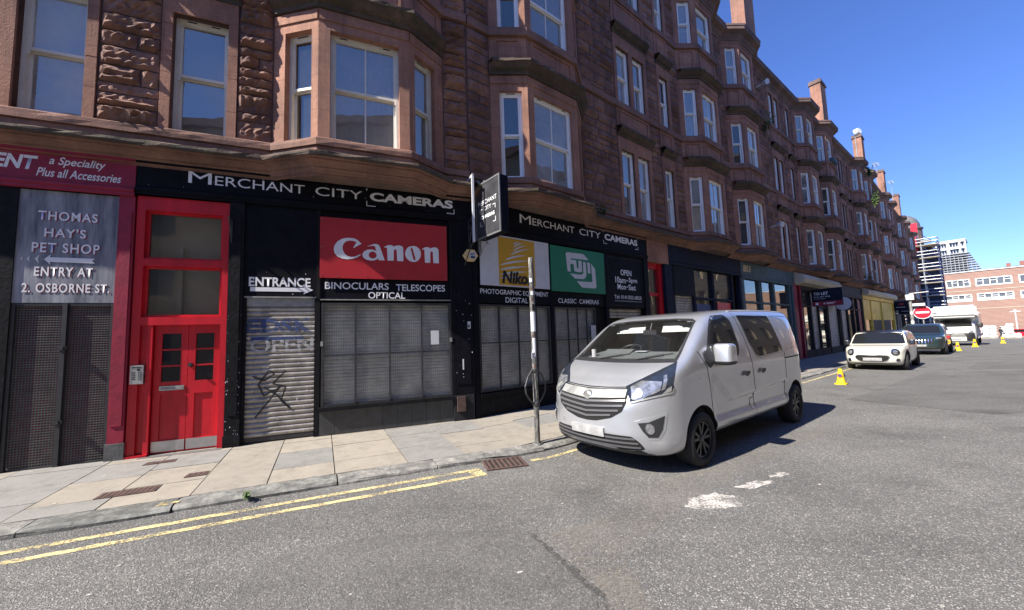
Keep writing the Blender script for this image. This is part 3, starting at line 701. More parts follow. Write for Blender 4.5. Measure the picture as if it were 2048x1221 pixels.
for x0, x1, gx0, gx1 in ((-4.92, -4.515, -4.83, -4.6), (-4.51, -4.105, -4.42, -4.19)):
    lf = MB(); y0, y1 = .055, .1
    lf.box(x0, gx0, y0, y1, .14, 2.02); lf.box(gx1, x1, y0, y1, .14, 2.02); lf.box(gx0, gx1, y0, y1, 1.89, 2.02); lf.box(gx0, gx1, y0, y1, .98, 1.17); lf.box(gx0, gx1, y0 + .018, y1, .32, .98); lf.box(gx0, gx1, y0, y1, .14, .32)
    for z in (1.405, 1.648): lf.box(gx0, gx1, y0 + .005, y1, z - .012, z + .012)
    lo = lf.build('door_leaf', 'red', rd)
    for k in range(3): q = MB(); z = 1.17 + .242 * k; q.quad((gx0, .08, z), (gx1, .08, z), (gx1, .08, z + .24), (gx0, .08, z + .24)); q.build('pane', 'tint_glass', lo)
    panel('kickplate', x0 + .01, x1 - .005, .16, .31, .049, .055, 'steel', lo)
    if x0 < -4.6: panel('letter_plate', -4.84, -4.545, 1.045, 1.11, .045, .055, 'steel', lo); b = MB(); b.box(-4.82, -4.565, .041, .045, 1.06, 1.095); b.build('letter_flap', 'galv', lo)
    else: b = MB(); b.cyl((-4.475, .055, 1.41), (-4.475, .025, 1.41), .032, .03, 12); b.cyl((-4.475, .025, 1.41), (-4.475, .0, 1.41), .02, .024, 12); b.build('knob', 'iron', lo)
ic = panel('intercom', -5.15, -5.0, 1.17, 1.44, -.035, .05, 'steel', rd)
b = MB()
for i in range(4):
    for j in range(2): b.cyl((-5.05 + j * .025, -.035, 1.24 + i * .03), (-5.05 + j * .025, -.041, 1.24 + i * .03), .008, .008, 8)
b.box(-5.13, -5.02, -.039, -.035, 1.4, 1.415); b.box(-5.07, -5.04, -.039, -.035, 1.36, 1.39)
for i in range(4): b.box(-5.13, -5.09, -.0375, -.035, 1.235 + i * .03, 1.25 + i * .03)
b.build('buttons', 'black_letter', ic)
b = MB(); b.box(-5.0, -4.02, -.12, .3, PZ, .13); b.build('door_step', 'plinth', rd)
# --- black camera shop, left half
cs = at('shopfront', 'black camera shop front with roller shutter entrance and barred window', 'shop front', FA)
b = MB(); b.box(-5.18, .02, -.045, .1, 4.12, 4.46); b.box(-5.18, .02, -.09, .1, 4.46, 4.5); b.sweep([(.04, 3.985), (.065, 3.99), (.065, 4.03), (.085, 4.04), (.085, 4.09), (.045, 4.12)], [(-5.18, 0), (.02, 0)])
fa = b.build('fascia', 'black_paint', cs)
def shopname(par, x0, x1, z, hc, x2, x3, zb=None, bz0=None, bz1=None, y=-.049):
    a = x0 + (x1 - x0) * .635
    text('M', x0, z, (x1 - x0) * .118, hc * 1.2, 'white_letter', par, y=y)
    for s, xa, xb, hh in (('ERCHANT', x0 + (x1 - x0) * .135, a, hc), ('CITY', x0 + (x1 - x0) * .70, x1, hc)): text(s, xa, z, xb - xa, hh, 'white_letter', par, y=y)
    text('CAMERAS', x2, z - .005, x3 - x2, hc * 1.06, 'white_letter', par, y=y, bold=.04)
    L = .06 * (x3 - x2) / 1.6 + .1; t = .014; xa, xb = x2 - .06, x3 + .03
    for sx, cx in ((1, xa), (-1, xb)):
        for sz, cz in ((1, z - .11), (-1, z + hc + .12)):
            poly_sheet('bracket_mark', [(cx, cz), (cx + sx * L, cz), (cx + sx * L, cz + sz * t), (cx + sx * t, cz + sz * t), (cx + sx * t, cz + sz * L * .6), (cx, cz + sz * L * .6)], 'white_letter', par, y=y)
specks('chipped_paint', -5.1, -.1, 4.1, 4.45, -.0465, 26, 'galv', cs, 31, (.003, .009))
shopname(fa, -4.56, -2.03, 4.235, .155, -1.9, -.36)
b = MB()
b.box(-4.01, -3.81, -.05, .12, .3, 3.985); b.box(-4.02, -3.8, -.065, .12, PZ, .3); b.box(-3.97, -3.85, -.06, -.05, .6, 3.8)
b.build('pilaster', 'black_matt', cs)
specks('chipped_paint', -4.0, -3.82, .15, 2.2, -.051, 60, 'sign_white', cs, 5, (.002, .008))
b = MB(); b.box(-.4, .0, -.05, .12, .6, 3.985); b.box(-.33, -.07, -.06, -.05, .8, 3.7); b.build('pilaster', 'black_paint', cs)
b = MB(); b.box(-.42, -.02, -.07, .12, PZ, .6); b.build('plinth', 'dark_shop', cs)
specks('chipped_paint', -.38, -.03, .7, 2.6, -.061, 14, 'sign_white', cs, 8, (.003, .009))
panel('chalk_mark', -.235, -.21, 1.08, 1.28, -.064, -.0605, 'sign_white', cs)
pp = panel('sticker', -.12, -.06, 1.86, 2.0, -.063, -.0605, 'sign_white', cs); panel('sticker_print', -.11, -.08, 1.88, 1.94, -.0645, -.063, 'black_letter', pp)
b = MB(); b.box(-.36, -.2, -.1, -.07, .3, .58); ub = b.build('meter_box', 'rust', cs)
b = MB(); b.box(-3.81, -2.72, -.02, .1, 2.44, 3.985); b.box(-3.79, -2.76, -.03, -.02, 2.44, 2.462, 1); sb = b.build('name_board', ['black_paint', 'galv'], cs)
text('ENTRANCE', -3.735, 2.625, .885, .155, 'white_letter', sb, y=-.0235, bold=.025)
poly_sheet('arrow', [(-3.715, 2.545), (-2.95, 2.545), (-2.95, 2.505), (-2.81, 2.577), (-2.95, 2.65), (-2.95, 2.612), (-3.715, 2.612)], 'white_letter', sb, y=-.0235)
specks('chipped_paint', -3.75, -2.85, 2.5, 3.2, -.021, 7, 'sign_white', cs, 9)
b = MB(); b.box(-2.76, -2.70, -.03, .12, PZ, 3.985); b.box(-3.81, -3.76, -.02, .1, PZ, 2.44); b.box(-2.785, -2.76, -.02, .08, PZ, 2.44); b.box(-.44, -.4, -.04, .1, .5, 3.985); b.build('upright', 'black_matt', cs)
sh = slats('roller_shutter', -3.77, -2.78, .22, 2.3, .03, 'shutter', cs)
b = MB(); b.box(-3.77, -2.78, -.0, .1, 2.3, 2.44); b.build('shutter_box', 'galv', cs)
b = MB(); b.box(-3.77, -2.78, .02, .08, .15, .22); b.build('shutter_foot', 'iron', cs)
text('EDSK', -3.76, 1.86, .95, .24, 'spray_blue', sh, y=.004, bold=.05, name='graffiti'); text('OPEN', -3.7, 1.55, .9, .23, 'spray_grey', sh, y=.004, bold=.02, name='graffiti')
panel('paint_band', -3.7, -2.95, 1.75, 1.8, .003, .006, 'spray_blue', sh)
def stroke(pts, w, y, m, par, name='graffiti'):
    b = MB()
    for (a, c), (d, e) in zip(pts, pts[1:]):
        L = hypot(d - a, e - c) or 1; nx, nz = -(e - c) / L * w, (d - a) / L * w
        b.add([(a - nx, y, c - nz), (d - nx, y, e - nz), (d + nx, y, e + nz), (a + nx, y, c + nz)], [(0, 1, 2, 3)])
    return b.build(name, m, par)
stroke([(-3.66, 1.18), (-3.5, 1.1), (-3.36, 1.2), (-3.44, 1.26), (-3.58, 1.04), (-3.5, .86), (-3.28, .98), (-3.62, .52)], .011, .004, 'graf_black', sh)
stroke([(-3.2, 1.24), (-3.38, 1.05), (-3.2, .98), (-3.26, .76), (-3.12, .62), (-3.34, .88), (-3.5, 1.0)], .011, .004, 'graf_black', sh)
specks('paint_fleck', -3.74, -2.82, .25, 2.2, .006, 45, 'sign_white', sh, 4, (.003, .01))
lb = panel('name_board', -2.7, -.44, 2.43, 2.78, -.015, .1, 'black_paint', cs)
text('BINOCULARS', -2.63, 2.6, 1.05, .125, 'white_letter', lb, y=-.0185, bold=.012); text('TELESCOPES', -1.45, 2.585, .91, .125, 'white_letter', lb, y=-.0185, bold=.012); text('OPTICAL', -1.93, 2.44, .64, .12, 'white_letter', lb, y=-.0185, bold=.012)
panel('drip_strip', -2.7, -.44, 2.405, 2.425, -.04, .1, 'galv', cs)
panel('backing', -2.7, -.44, 2.78, 3.985, .0, .1, 'black_paint', cs)
slats('slatted_blind', -2.68, -.44, .6, 2.36, .06, 'blind_behind', cs, .06, .012)
gr = grille('window_grille', -2.66, -.46, .62, 2.34, -.01, cs, .036, .028, posts=(-2.14, -1.57, -1.0), rails=(1.46,))
for x in (-2.67, -.45): panel('padlock', x - .02, x + .02, 1.62, 1.7, -.06, -.03, 'steel', gr)
panel('notice', -.83, -.68, 1.58, 1.84, -.0045 - .036, -.036, 'paper', cs)
b = MB(); b.box(-2.72, -.42, -.09, .12, .535, .6); b.build('window_sill', 'black_matt', cs)
b = MB()
for i in range(9): b.box(-2.72 + i * .2556, -2.72 + (i + 1) * .2556 - .006, -.03, .1, .0, .535, 0, random.Random(i).uniform(.1, .9))
b.box(-2.72, -.42, -.02, .1, PZ, .53); b.build('stall_riser', 'tile', cs)
# the amber-blue notice panels that are screwed on
cp = thing('shop_sign', 'red panel with white curly lettering over the barred window', 'sign', FA.p(-2.71, .06, 2.79), FA.rot)
panel('sheet', 0, 2.21, 0, 1.07, -.0, .02, 'canon_red', cp)
def canon_pt(x, y):   # straighten the slanted photo coordinates: top edge 28..185, bottom edge 858..915
    f = (x - 12) / 1700.; t = 28 + 157 * f; bt = 858 + 57 * f
    return (f * 2.21, 1.07 * (1 - (y - t) / (bt - t)))
def cpoly(lst): return [canon_pt(*p) for p in lst]
C_ = [(525, 405), (470, 350), (420, 328), (345, 322), (280, 335), (225, 370), (190, 420), (178, 475), (190, 530), (225, 575), (280, 603), (345, 614), (410, 608), (465, 590), (517, 556), (508, 548), (450, 575), (400, 582), (350, 570), (312, 535), (290, 490), (286, 445), (300, 400), (330, 370), (375, 360), (420, 365), (462, 382), (418, 465)]
A_ = [(592, 440), (640, 425), (690, 408), (725, 410), (752, 425), (768, 455), (828, 632), (748, 630), (740, 600), (725, 618), (695, 630), (650, 634), (600, 625), (560, 602), (537, 570), (540, 535), (562, 505), (605, 486), (655, 484), (700, 495), (718, 510), (700, 440), (680, 434)]
Ah = [(620, 540), (640, 518), (668, 510), (695, 518), (715, 540), (722, 565), (712, 590), (690, 604), (660, 606), (632, 592), (617, 568)]
N1 = [(815, 455), (870, 428), (905, 424), (935, 432), (947, 448), (975, 436), (1020, 430), (1060, 440), (1080, 465), (1082, 646), (995, 642), (990, 500), (978, 484), (962, 486), (952, 500), (948, 638), (866, 634), (860, 460)]
O_ = [(1218, 440), (1262, 448), (1300, 475), (1325, 515), (1330, 555), (1320, 600), (1290, 638), (1250, 657), (1210, 657), (1165, 642), (1128, 610), (1108, 570), (1107, 530), (1122, 485), (1155, 453)]
Oh = [(1198, 462), (1188, 470), (1186, 488), (1222, 620), (1234, 636), (1246, 634), (1252, 618), (1212, 478)]
N2 = [(1338 + (x - 815) * .94, y + 34) for x, y in N1]
for pol, hol in ((C_, []), (A_, [Ah]), (N1, []), (O_, [Oh]), (N2, [])): poly_sheet('lettering', cpoly(pol), 'white_letter', cp, y=-.003, holes=[cpoly(h) for h in hol])
b = MB()
for x, z in ((.03, 1.03), (.6, 1.03), (1.18, 1.03), (1.67, 1.03), (2.17, 1.03), (.03, .04), (.28, .03), (.76, .04), (1.42, .04), (2.17, .04), (.03, .54), (2.17, .52)): b.cyl((x, 0, z), (x, -.006, z), .009, .007, 8)
b.build('screw', 'chrome', cp)
# --- black camera shop, right half (street B)
c2 = at('shopfront', 'black camera shop front with amber and green panels, behind the thin pole', 'shop front', FB)
b = MB(); b.box(-.02, 6.12, -.045, .1, 3.98, 4.46); b.box(-.02, 6.12, -.09, .1, 4.46, 4.5); b.sweep([(.04, 3.84), (.065, 3.85), (.065, 3.89), (.085, 3.9), (.085, 3.95), (.045, 3.98)], [(-.02, 0), (6.12, 0)])
fb = b.build('fascia', 'black_paint', c2); shopname(fb, 1.26, 4.02, 4.19, .165, 4.18, 5.66)
b = MB(); b.box(0, .12, -.05, .12, PZ, 3.84); b.box(2.1, 2.19, -.03, .12, .5, 2.4); b.box(3.69, 3.74, -.02, .12, .5, 2.36); b.box(4.1, 4.22, -.045, .12, PZ, 3.84); b.box(5.9, 6.12, -.05, .12, PZ, 3.84); b.build('upright', 'black_paint', c2)
nb = panel('name_board', .12, 4.1, 2.38, 2.72, -.015, .1, 'black_paint', c2)
text('PHOTOGRAPHIC EQUIPMENT', .19, 2.55, 1.87, .12, 'white_letter', nb, y=-.0185, bold=.006); text('DIGITAL', .82, 2.40, .62, .115, 'white_letter', nb, y=-.0185, bold=.006); text('CLASSIC  CAMERAS', 2.37, 2.44, 1.46, .11, 'white_letter', nb, y=-.0185, bold=.006)
panel('backing', .12, 4.1, 2.72, 3.84, .0, .1, 'black_paint', c2)
ob = panel('name_board', 4.22, 5.9, 2.38, 3.84, -.02, .1, 'black_paint', c2)
b = MB()
for a in ((4.26, 5.84, 3.74, 3.76), (4.26, 5.84, 2.43, 2.45), (4.26, 4.28, 2.45, 3.74), (5.82, 5.84, 2.45, 3.74)): b.box(a[0], a[1], -.03, -.02, a[2], a[3])
b.build('board_trim', 'dark_shop', ob)
for s, xx, z, w, h in (('OPEN', 4.82, 3.28, .5, .16), ('10am', 4.57, 3.06, .46, .17), ('-', 5.06, 3.125, .07, .03), ('5pm', 5.17, 3.06, .4, .17), ('Mon', 4.65, 2.88, .37, .155), ('-', 5.05, 2.945, .06, .03), ('Sat', 5.14, 2.88, .35, .155)): text(s, xx, z, w, h, 'white_letter', ob, y=-.0235, bold=.02)
for s, xx, w in (('Tel:', 4.49, .24), ('0141', 4.79, .27), ('552', 5.11, .24), ('6823', 5.4, .33)): text(s, xx, 2.62, w, .1, 'white_letter', ob, y=-.0235, bold=.012); text('www.merchantcitycameras.co.uk', 4.49, 2.53, 1.26, .06, 'white_letter', ob, y=-.0235, bold=.006)
for x0, x1, ps_ in ((.14, 2.08, (.63, 1.14, 1.66)), (2.21, 3.67, (2.67, 2.99, 3.33))):
    slats('slatted_blind', x0, x1, .6, 2.36, .06, 'blind_behind', c2, .06, .012)
    grille('window_grille', x0 + .02, x1 - .02, .62, 2.33, .0, c2, .04, .034, posts=ps_, rails=(1.57,))
panel('name_board', 3.74, 4.1, PZ, 2.36, .03, .1, 'black_matt', c2)
panel('notice', 3.46, 3.64, 1.5, 1.9, -.04, -.036, 'paper', c2)
slats('roller_shutter', 4.3, 5.8, 2.1, 2.36, .1, 'shutter', c2); slats('roller_shutter', 4.3, 5.8, PZ, 2.1, .4, 'dark_shop', c2)
b = MB(); b.box(.12, 4.1, -.07, .12, .5, .58); b.box(.12, 4.1, -.02, .12, PZ, .5); b.build('stall_riser', 'black_matt', c2)
# amber and white panel
yp = thing('shop_sign', 'amber and white panel with bold black italic lettering, right of the corner', 'sign', FB.p(.18, .06, 2.74), FB.rot)
panel('sheet', 0, 1.9, 0, 1.08, 0, .02, 'sign_white', yp); panel('amber_square', .46, 1.46, .03, 1.05, -.004, 0, 'sign_yellow', yp)
for (xa, za), (xb, zb) in (((.86, .93), (1.06, .99)), ((.85, .86), (1.16, .98)), ((.83, .77), (1.24, .94)), ((.76, .68), (1.32, .87)), ((.62, .56), (1.22, .72)), ((.48, .44), (1.3, .605)), ((.48, .34), (1.27, .47)), ((.48, .235), (1.25, .355)), ((.48, .165), (1.16, .235))):
    pth = bez((xa, za), ((xa + xb) / 2 - .04, za + (zb - za) * .72), (xb, zb), 10); th_ = .011 + .012 * min(1, (xb - xa) / .7); nn = len(pth) - 1
    tp = [(p[0], p[1] + th_ * sin(pi * min(1, (i / nn) ** .7)) ** .8) for i, p in enumerate(pth)]; bt = [(p[0], p[1] - th_ * sin(pi * min(1, (i / nn) ** .7)) ** .8) for i, p in enumerate(pth)]
    poly_sheet('ray', bt + tp[-2:0:-1], 'sign_white', yp, y=-.0065)
text('Nikon', .53, .06, .87, .27, 'black_letter', yp, y=-.009, shear=.16, bold=.045)
gp = thing('shop_sign', 'green panel with a white angular emblem, beside the amber panel', 'sign', FB.p(2.14, .06, 2.71), FB.rot)
panel('sheet', 0, 1.94, 0, 1.09, 0, .02, 'sign_green', gp)
def gq(x, y):
    f = (x - 1150) / 785.; t = 155 + 135 * f; bt = 818 + 60 * f; return (f * 1.94, 1.09 * (1 - (y - t) / (bt - t)))
for pol in ([(1372, 540), (1355, 285), (1368, 268), (1385, 264), (1598, 292), (1625, 305), (1685, 385), (1425, 352), (1425, 372), (1500, 382), (1505, 490), (1512, 498), (1530, 500), (1534, 385), (1578, 395), (1582, 540), (1568, 555), (1545, 556), (1485, 548), (1466, 530), (1462, 440), (1430, 434), (1412, 440), (1416, 546)],
            [(1402, 572), (1540, 590), (1578, 588), (1598, 565), (1600, 405), (1642, 412), (1644, 590), (1628, 640), (1590, 656), (1472, 645)],
            [(1662, 415), (1704, 422), (1708, 576), (1668, 572)],
            [(1720, 432), (1782, 512), (1792, 770), (1780, 790), (1762, 792), (1570, 775), (1494, 682), (1712, 700), (1732, 690)]):
    poly_sheet('emblem', [gq(*p) for p in pol], 'sign_white', gp, y=-.003)
# projecting box sign
bs = thing('projecting_sign', 'black hanging box sign with white frame at the corner of the camera shop', 'sign', FB.p(.1, .0, 0), FB.rot)
b = MB(); b.box(0, .2, -.9, -.09, 3.63, 4.72); b.build('case', 'black_paint', bs)
b = MB()
for y0, y1, z0, z1 in ((-.91, -.08, 3.62, 3.65), (-.91, -.08, 4.7, 4.73), (-.91, -.885, 3.65, 4.7), (-.105, -.08, 3.65, 4.7)): b.box(-.012, .01, y0, y1, z0, z1)
b.build('frame', 'steel', bs)
M['sign_face'] = mat('worn glossy face greyed for sun glare', (.05, .05, .055), .3, .4, 4, Specular_IOR_Level=.3)  # black face given a greyer colour that stands for sun glare
fc = MB(); fc.box(-.004, .0, -.885, -.105, 3.65, 4.7); face = fc.build('face', 'sign_face', bs)
def side_text(s, y, z, w, h, bold=0):
    o = text(s, 0, z, w, h, 'white_letter', bs, y=0, align='C', bold=bold); o.rotation_euler = (0, 0, -pi / 2); o.location = (-.0065, y, 0); return o
side_text('MERCHANT', -.495, 4.28, .62, .085); side_text('CITY', -.495, 4.15, .25, .08); side_text('CAMERAS', -.495, 3.995, .46, .07, .03)
b = MB()
for y, sy in ((-.76, 1), (-.23, -1)):
    for z, sz in ((3.86, 1), (4.2, -1)):
        b.box(-.0075, -.0045, min(y, y + sy * .09), max(y, y + sy * .09), min(z, z + sz * .012), max(z, z + sz * .012)); b.box(-.0076, -.0046, min(y, y + sy * .012), max(y, y + sy * .012), min(z, z + sz * .09), max(z, z + sz * .09))
b.build('bracket_mark', 'white_letter', bs)
b = MB(); b.box(.06, .12, -.06, .0, 3.4, 4.9); b.box(.07, .11, -.3, 0, 4.78, 4.82)
for z in (3.75, 4.6): b.box(.08, .1, -.12, -.03, z, z + .03)
for a, c in (((.09, -.05, 3.9), (.09, -.35, 3.5)), ((.09, -.3, 3.55), (.09, -.02, 3.3)), ((.09, -.02, 4.1), (.09, -.09, 3.95))): b.tube([a, c], .012, 6)
b.build('bracket', 'galv', bs)
# pale angle-iron bracket frame to the left of it
br = thing('iron_bracket', 'pale angle iron frame with crossed struts, left of the hanging box sign', 'bracket', FA.p(-.05, 0, 0), FA.rot)
b = MB(); b.box(-.02, .02, -.42, -.38, 3.5, 4.82); b.box(-.015, .015, -.42, -.05, 4.8, 4.84)
b.build('upright', 'sign_white', br)
b = MB()
for a, c in (((0, -.05, 3.5), (0, -.4, 4.0)), ((0, -.05, 4.0), (0, -.4, 3.5)), ((0, -.05, 3.45), (0, -.05, 4.05)), ((0, -.05, 3.5), (0, -.4, 3.5)), ((-.1, -.04, 3.1), (0, -.36, 3.55)), ((0, -.05, 4.0), (0, -.4, 4.0))): b.tube([a, c], .011, 6)
b.build('strut', 'iron', br)
al = thing('alarm_box', 'amber hexagonal burglar alarm box under the corner bracket', 'alarm', FA.p(-.04, .06, 3.3), FA.rot)
hx = arc(0, 0, .15, .13, 0, 360, 6)[:-1]; b = MB(); b.prism(hx, -.07, 0); b.build('case', 'gold', al)
panel('label_plate', -.02, .1, -.07, .07, -.074, -.07, 'sign_white', al); text('ADT', -.012, .0, .1, .05, 'graf_blue', al, y=-.077, bold=.03); panel('label_foot', -.005, .085, -.06, -.015, -.0765, -.074, 'graf_blue', al)
wb2 = thing('wall_bracket', 'small black triangular iron bracket beside the red door frame', 'bracket', FA.p(-3.97, .06, 3.5), FA.rot)
b = MB(); b.box(-.01, .01, -.2, 0, .16, .18); b.box(-.01, .01, -.02, 0, -.18, .18); b.tube([(0, -.19, .16), (0, -.01, -.16)], .009, 6); b.build('arm', 'iron', wb2)
# ---------------------------------------------------------------- shop fronts further along
def front(label, fr, u0, u1, m, bays, ztop=4.0, zf=4.46, fm=None, stall=.5, door=None, base=PZ, slope=0):
    t = at('shopfront', label, 'shop front', fr, u0); w = u1 - u0
    b = MB(); b.box(0, w, -.07, .1, ztop, zf); b.sweep([(.03, ztop - .12), (.08, ztop - .1), (.08, ztop - .02), (.05, ztop)], [(0, 0), (w, 0)]); b.build('fascia', fm or m, t)
    for xp in (0, w - .16): panel('pilaster', xp, xp + .16, base, ztop - .12, -.05, .12, m, t)
    b = MB()
    for x0, x1, kind in bays:
        if kind in ('win', 'blind', 'shut'): b.box(x0 - .04, x1 + .04, -.04, .1, base, stall)
        b.box(x0 - .09, x0 - .001, -.03, .12, base, ztop - .12); b.box(x1 + .001, x1 + .09, -.03, .12, base, ztop - .12)
        if kind != 'shut': b.box(x0, x1, -.02, .1, 2.75, 2.83)
    b.build('stall_riser', m, t)
    for x0, x1, kind in bays:
        z0 = stall if kind in ('win', 'blind') else .1
        q = MB(); q.quad((x0, .06, z0), (x1, .06, z0), (x1, .06, 2.75), (x0, .06, 2.75)); q.quad((x0, .06, 2.83), (x1, .06, 2.83), (x1, .06, ztop - .12), (x0, .06, ztop - .12))
        if kind == 'shut': slats('roller_shutter', x0, x1, base, ztop - .6, .06, 'shutter', t, .09); panel('shutter_box', x0, x1, ztop - .6, ztop - .12, -.0, .1, 'galv', t)
        elif kind == 'blind': q.build('window_pane', 'shop_glass', t); slats('slatted_blind', x0, x1, 2.8, ztop - .14, .16, 'shutter_light', t, .1, .03); slats('slatted_blind', x0, x1, stall, 2.75, .2, 'dark_shop', t, .1, .03)
        elif kind == 'door':
            q.build('door_pane', 'shop_glass', t); d = MB(); d.box(x0, x0 + .1, .03, .08, base, 2.75); d.box(x1 - .1, x1, .03, .08, base, 2.75); d.box(x0 + .1, x1 - .1, .03, .08, base, .5); dd = d.build('door', m, t)
            h = MB(); h.cyl((x1 - .14, .0, .9), (x1 - .14, .0, 1.3), .015, .015, 6); h.build('handle', 'steel', dd)
        elif kind == 'board': panel('board', x0, x1, base, ztop - .14, .02, .06, m, t)
        else: q.build('window_pane', 'shop_glass', t)
    return t
# close entrance between the camera shop and the navy shop
ce = at('entrance_door', 'narrow red close door under a plain sandstone block, right of the opening hours board', 'door', FB, 6.12)
b = MB(); b.box(-.0, 1.16, -.06, .2, 3.8, 4.46, 0, .05); b.build('lintel', 'dressed', ce)
b = MB(); b.box(.02, .1, .1, .2, PZ, 3.8); b.box(.72, .92, .06, .2, PZ, 3.8); b.box(.1, .72, .1, .2, 3.62, 3.8); b.box(.1, .72, .1, .2, 2.78, 2.88); b.box(.1, .72, .1, .2, 2.02, 2.14); b.box(.1, .72, .13, .19, PZ, 2.02); b.build('door_frame', 'red', ce)
q = MB(); q.quad((.1, .15, 2.14), (.72, .15, 2.14), (.72, .15, 2.78), (.1, .15, 2.78)); q.quad((.1, .15, 2.88), (.72, .15, 2.88), (.72, .15, 3.62), (.1, .15, 3.62)); q.build('fanlight', 'shop_glass', ce)
h = MB(); h.quad((-.1, 1.2, 2), (1.2, 1.2, 2), (1.2, 1.2, 3.8), (-.1, 1.2, 3.8)); h.quad((.1, .2, 2), (.1, 1.2, 2), (.1, 1.2, 3.8), (.1, .2, 3.8)); h.build('hallway', 'hall', ce)
b = MB(); b.box(.92, 1.16, -.05, .2, PZ, 3.8); b.build('jamb', 'navy', ce)
nv = front('navy blue shop front with pale slatted blinds, behind the silver van', FB, 7.28, 12.62, 'navy', [(.3, 1.5, 'shut'), (1.62, 2.9, 'blind'), (3.04, 4.5, 'blind')], 3.92, 4.46)
panel('dark_board', .26, 1.54, 2.85, 3.82, -.045, -.03, 'black_paint', nv)
panel('poster', 3.3, 4.4, 2.2, 2.7, .03, .045, 'sign_red', nv); panel('poster', 1.75, 2.75, 2.2, 2.6, .03, .045, 'graf_blue', nv)
b51 = front('slate teal shop front with gold B51 lettering', FB, 12.64, 18.66, 'teal', [(.3, 1.85, 'win'), (2.1, 3.4, 'door'), (3.6, 5.5, 'win')], 3.86, 4.42)
text('B51', .22, 4.02, .72, .27, 'gold', b51, y=-.073, shear=.15, bold=.02)
panel('lower_screen', .32, 1.83, .6, 2.7, .1, .11, 'sign_white', b51); panel('lower_screen', 3.62, 5.48, .6, 2.5, .1, .11, 'sign_white', b51)
rp = at('entrance_door', 'dark red close entrance between the teal shop and the TO LET board', 'door', FB, 18.66)
b = MB(); b.box(0, .45, -.06, .2, PZ, 3.95); b.box(.95, 1.12, -.05, .2, PZ, 3.95); b.box(.45, .95, .1, .2, 2.3, 2.45); b.build('door_frame', 'maroon', rp)
b = MB(); b.box(.45, .95, .16, .22, PZ, 2.3); b.build('door_leaf', 'maroon', rp); q = MB(); q.quad((.45, .18, 2.45), (.95, .18, 2.45), (.95, .18, 3.95), (.45, .18, 3.95)); q.build('fanlight', 'shop_glass', rp)
b = MB(); b.box(0, 1.12, -.06, .2, 3.95, 4.46); b.build('lintel', 'teal', rp)
tl = front('charcoal shop front with a vacant window, behind the TO LET board', FB, 19.8, 27.0, 'dark_shop', [(.25, 1.4, 'win'), (1.6, 2.75, 'shut'), (2.95, 4.3, 'win'), (4.6, 6.8, 'shut')], 3.7, 4.0)
b = MB(); b.sweep([(0, 4.46), (.12, 4.46), (.42, 4.3), (.5, 4.1), (.42, 3.9), (.1, 3.84), (0, 3.84)], [(-.9, 0), (5.9, 0)]); b.build('canopy', 'cream', tl, smooth=False)
tb = thing('letting_board', 'navy TO LET board with a crimson foot, sticking out over the pavement', 'sign', FB.p(21.5, .04, 0), FB.rot - pi / 2)
b = MB(); b.box(0, 1.3, -.03, .03, 2.78, 3.7); b.build('board', 'navy', tb)
panel('foot_strip', 0.005, 1.295, 2.785, 3.03, -.035, -.03, 'maroon', tb)
text('TO LET', .1, 3.37, .62, .15, 'white_letter', tb, y=-.034, bold=.03); text('0141 567 5396', .1, 3.24, .7, .065, 'white_letter', tb, y=-.034, bold=.01)
panel('rule_line', .1, .6, 3.16, 3.172, -.0335, -.03, 'white_letter', tb)
poly_sheet('crest', arc(.22, 2.91, .08, .075, 0, 360, 12)[:-1], 'white_letter', tb, y=-.038); poly_sheet('crest', [(.48, 2.91), (.53, 2.96), (.58, 2.91), (.53, 2.86)], 'white_letter', tb, y=-.038); panel('strip_text', .62, 1.0, 2.92, 2.95, -.0375, -.035, 'white_letter', tb); panel('strip_text', .62, .9, 2.87, 2.9, -.0375, -.035, 'white_letter', tb)
b = MB(); b.box(-.1, 0, -.02, .02, 2.9, 2.95); b.box(-.1, 0, -.02, .02, 3.5, 3.55); b.build('bracket', 'iron', tb)
rs = thing('round_sign', 'round white shop sign hanging beyond the TO LET board', 'sign', FB.p(26.0, .42, 3.05), FB.rot)
b = MB(); b.cyl((-.03, 0, 0), (.03, 0, 0), .4, .4, 24); b.build('disc', 'sign_white', rs); b = MB(); b.lathe([(.4, -.035), (.43, -.035), (.43, .035), (.4, .035)], 'x', 24); b.build('rim', 'navy', rs); b = MB(); b.box(-.015, .015, -.1, .5, .42, .45); b.build('arm', 'iron', rs)
ds = front('dark shop front with three tall windows, before the yellow shop', FB, 27.04, 33.3, 'dark_shop', [(.3, 1.7, 'shut'), (1.95, 3.3, 'win'), (3.6, 4.6, 'door'), (4.8, 5.9, 'win')], 3.7, 4.3)
panel('red_door', 5.0, 5.7, PZ, 3.5, .02, .05, 'maroon', ds)
ys = front('bright yellow shop front with boarded upper windows', FB, 33.4, 45.5, 'yellow_shop', [(.4, 2.4, 'win'), (2.8, 6.2, 'win'), (6.8, 11.6, 'win')], 3.75, 4.1)
for x0, x1 in ((.4, 2.4), (2.8, 6.2), (6.8, 11.6)): panel('yellow_board', x0, x1, 2.1, 3.6, .0, .03, 'yellow_shop', ys)
for x0, x1 in ((2.8, 6.2), (6.8, 10.2)): panel('dark_board', x0, x1, .5, 2.1, .0, .03, 'plinth', ys)
b = MB(); b.sweep([(0, 4.46), (.1, 4.46), (.36, 4.3), (.42, 4.1), (.34, 3.92), (0, 3.86)], [(.1, 0), (11.9, 0)]); b.build('canopy', 'cream', ys)
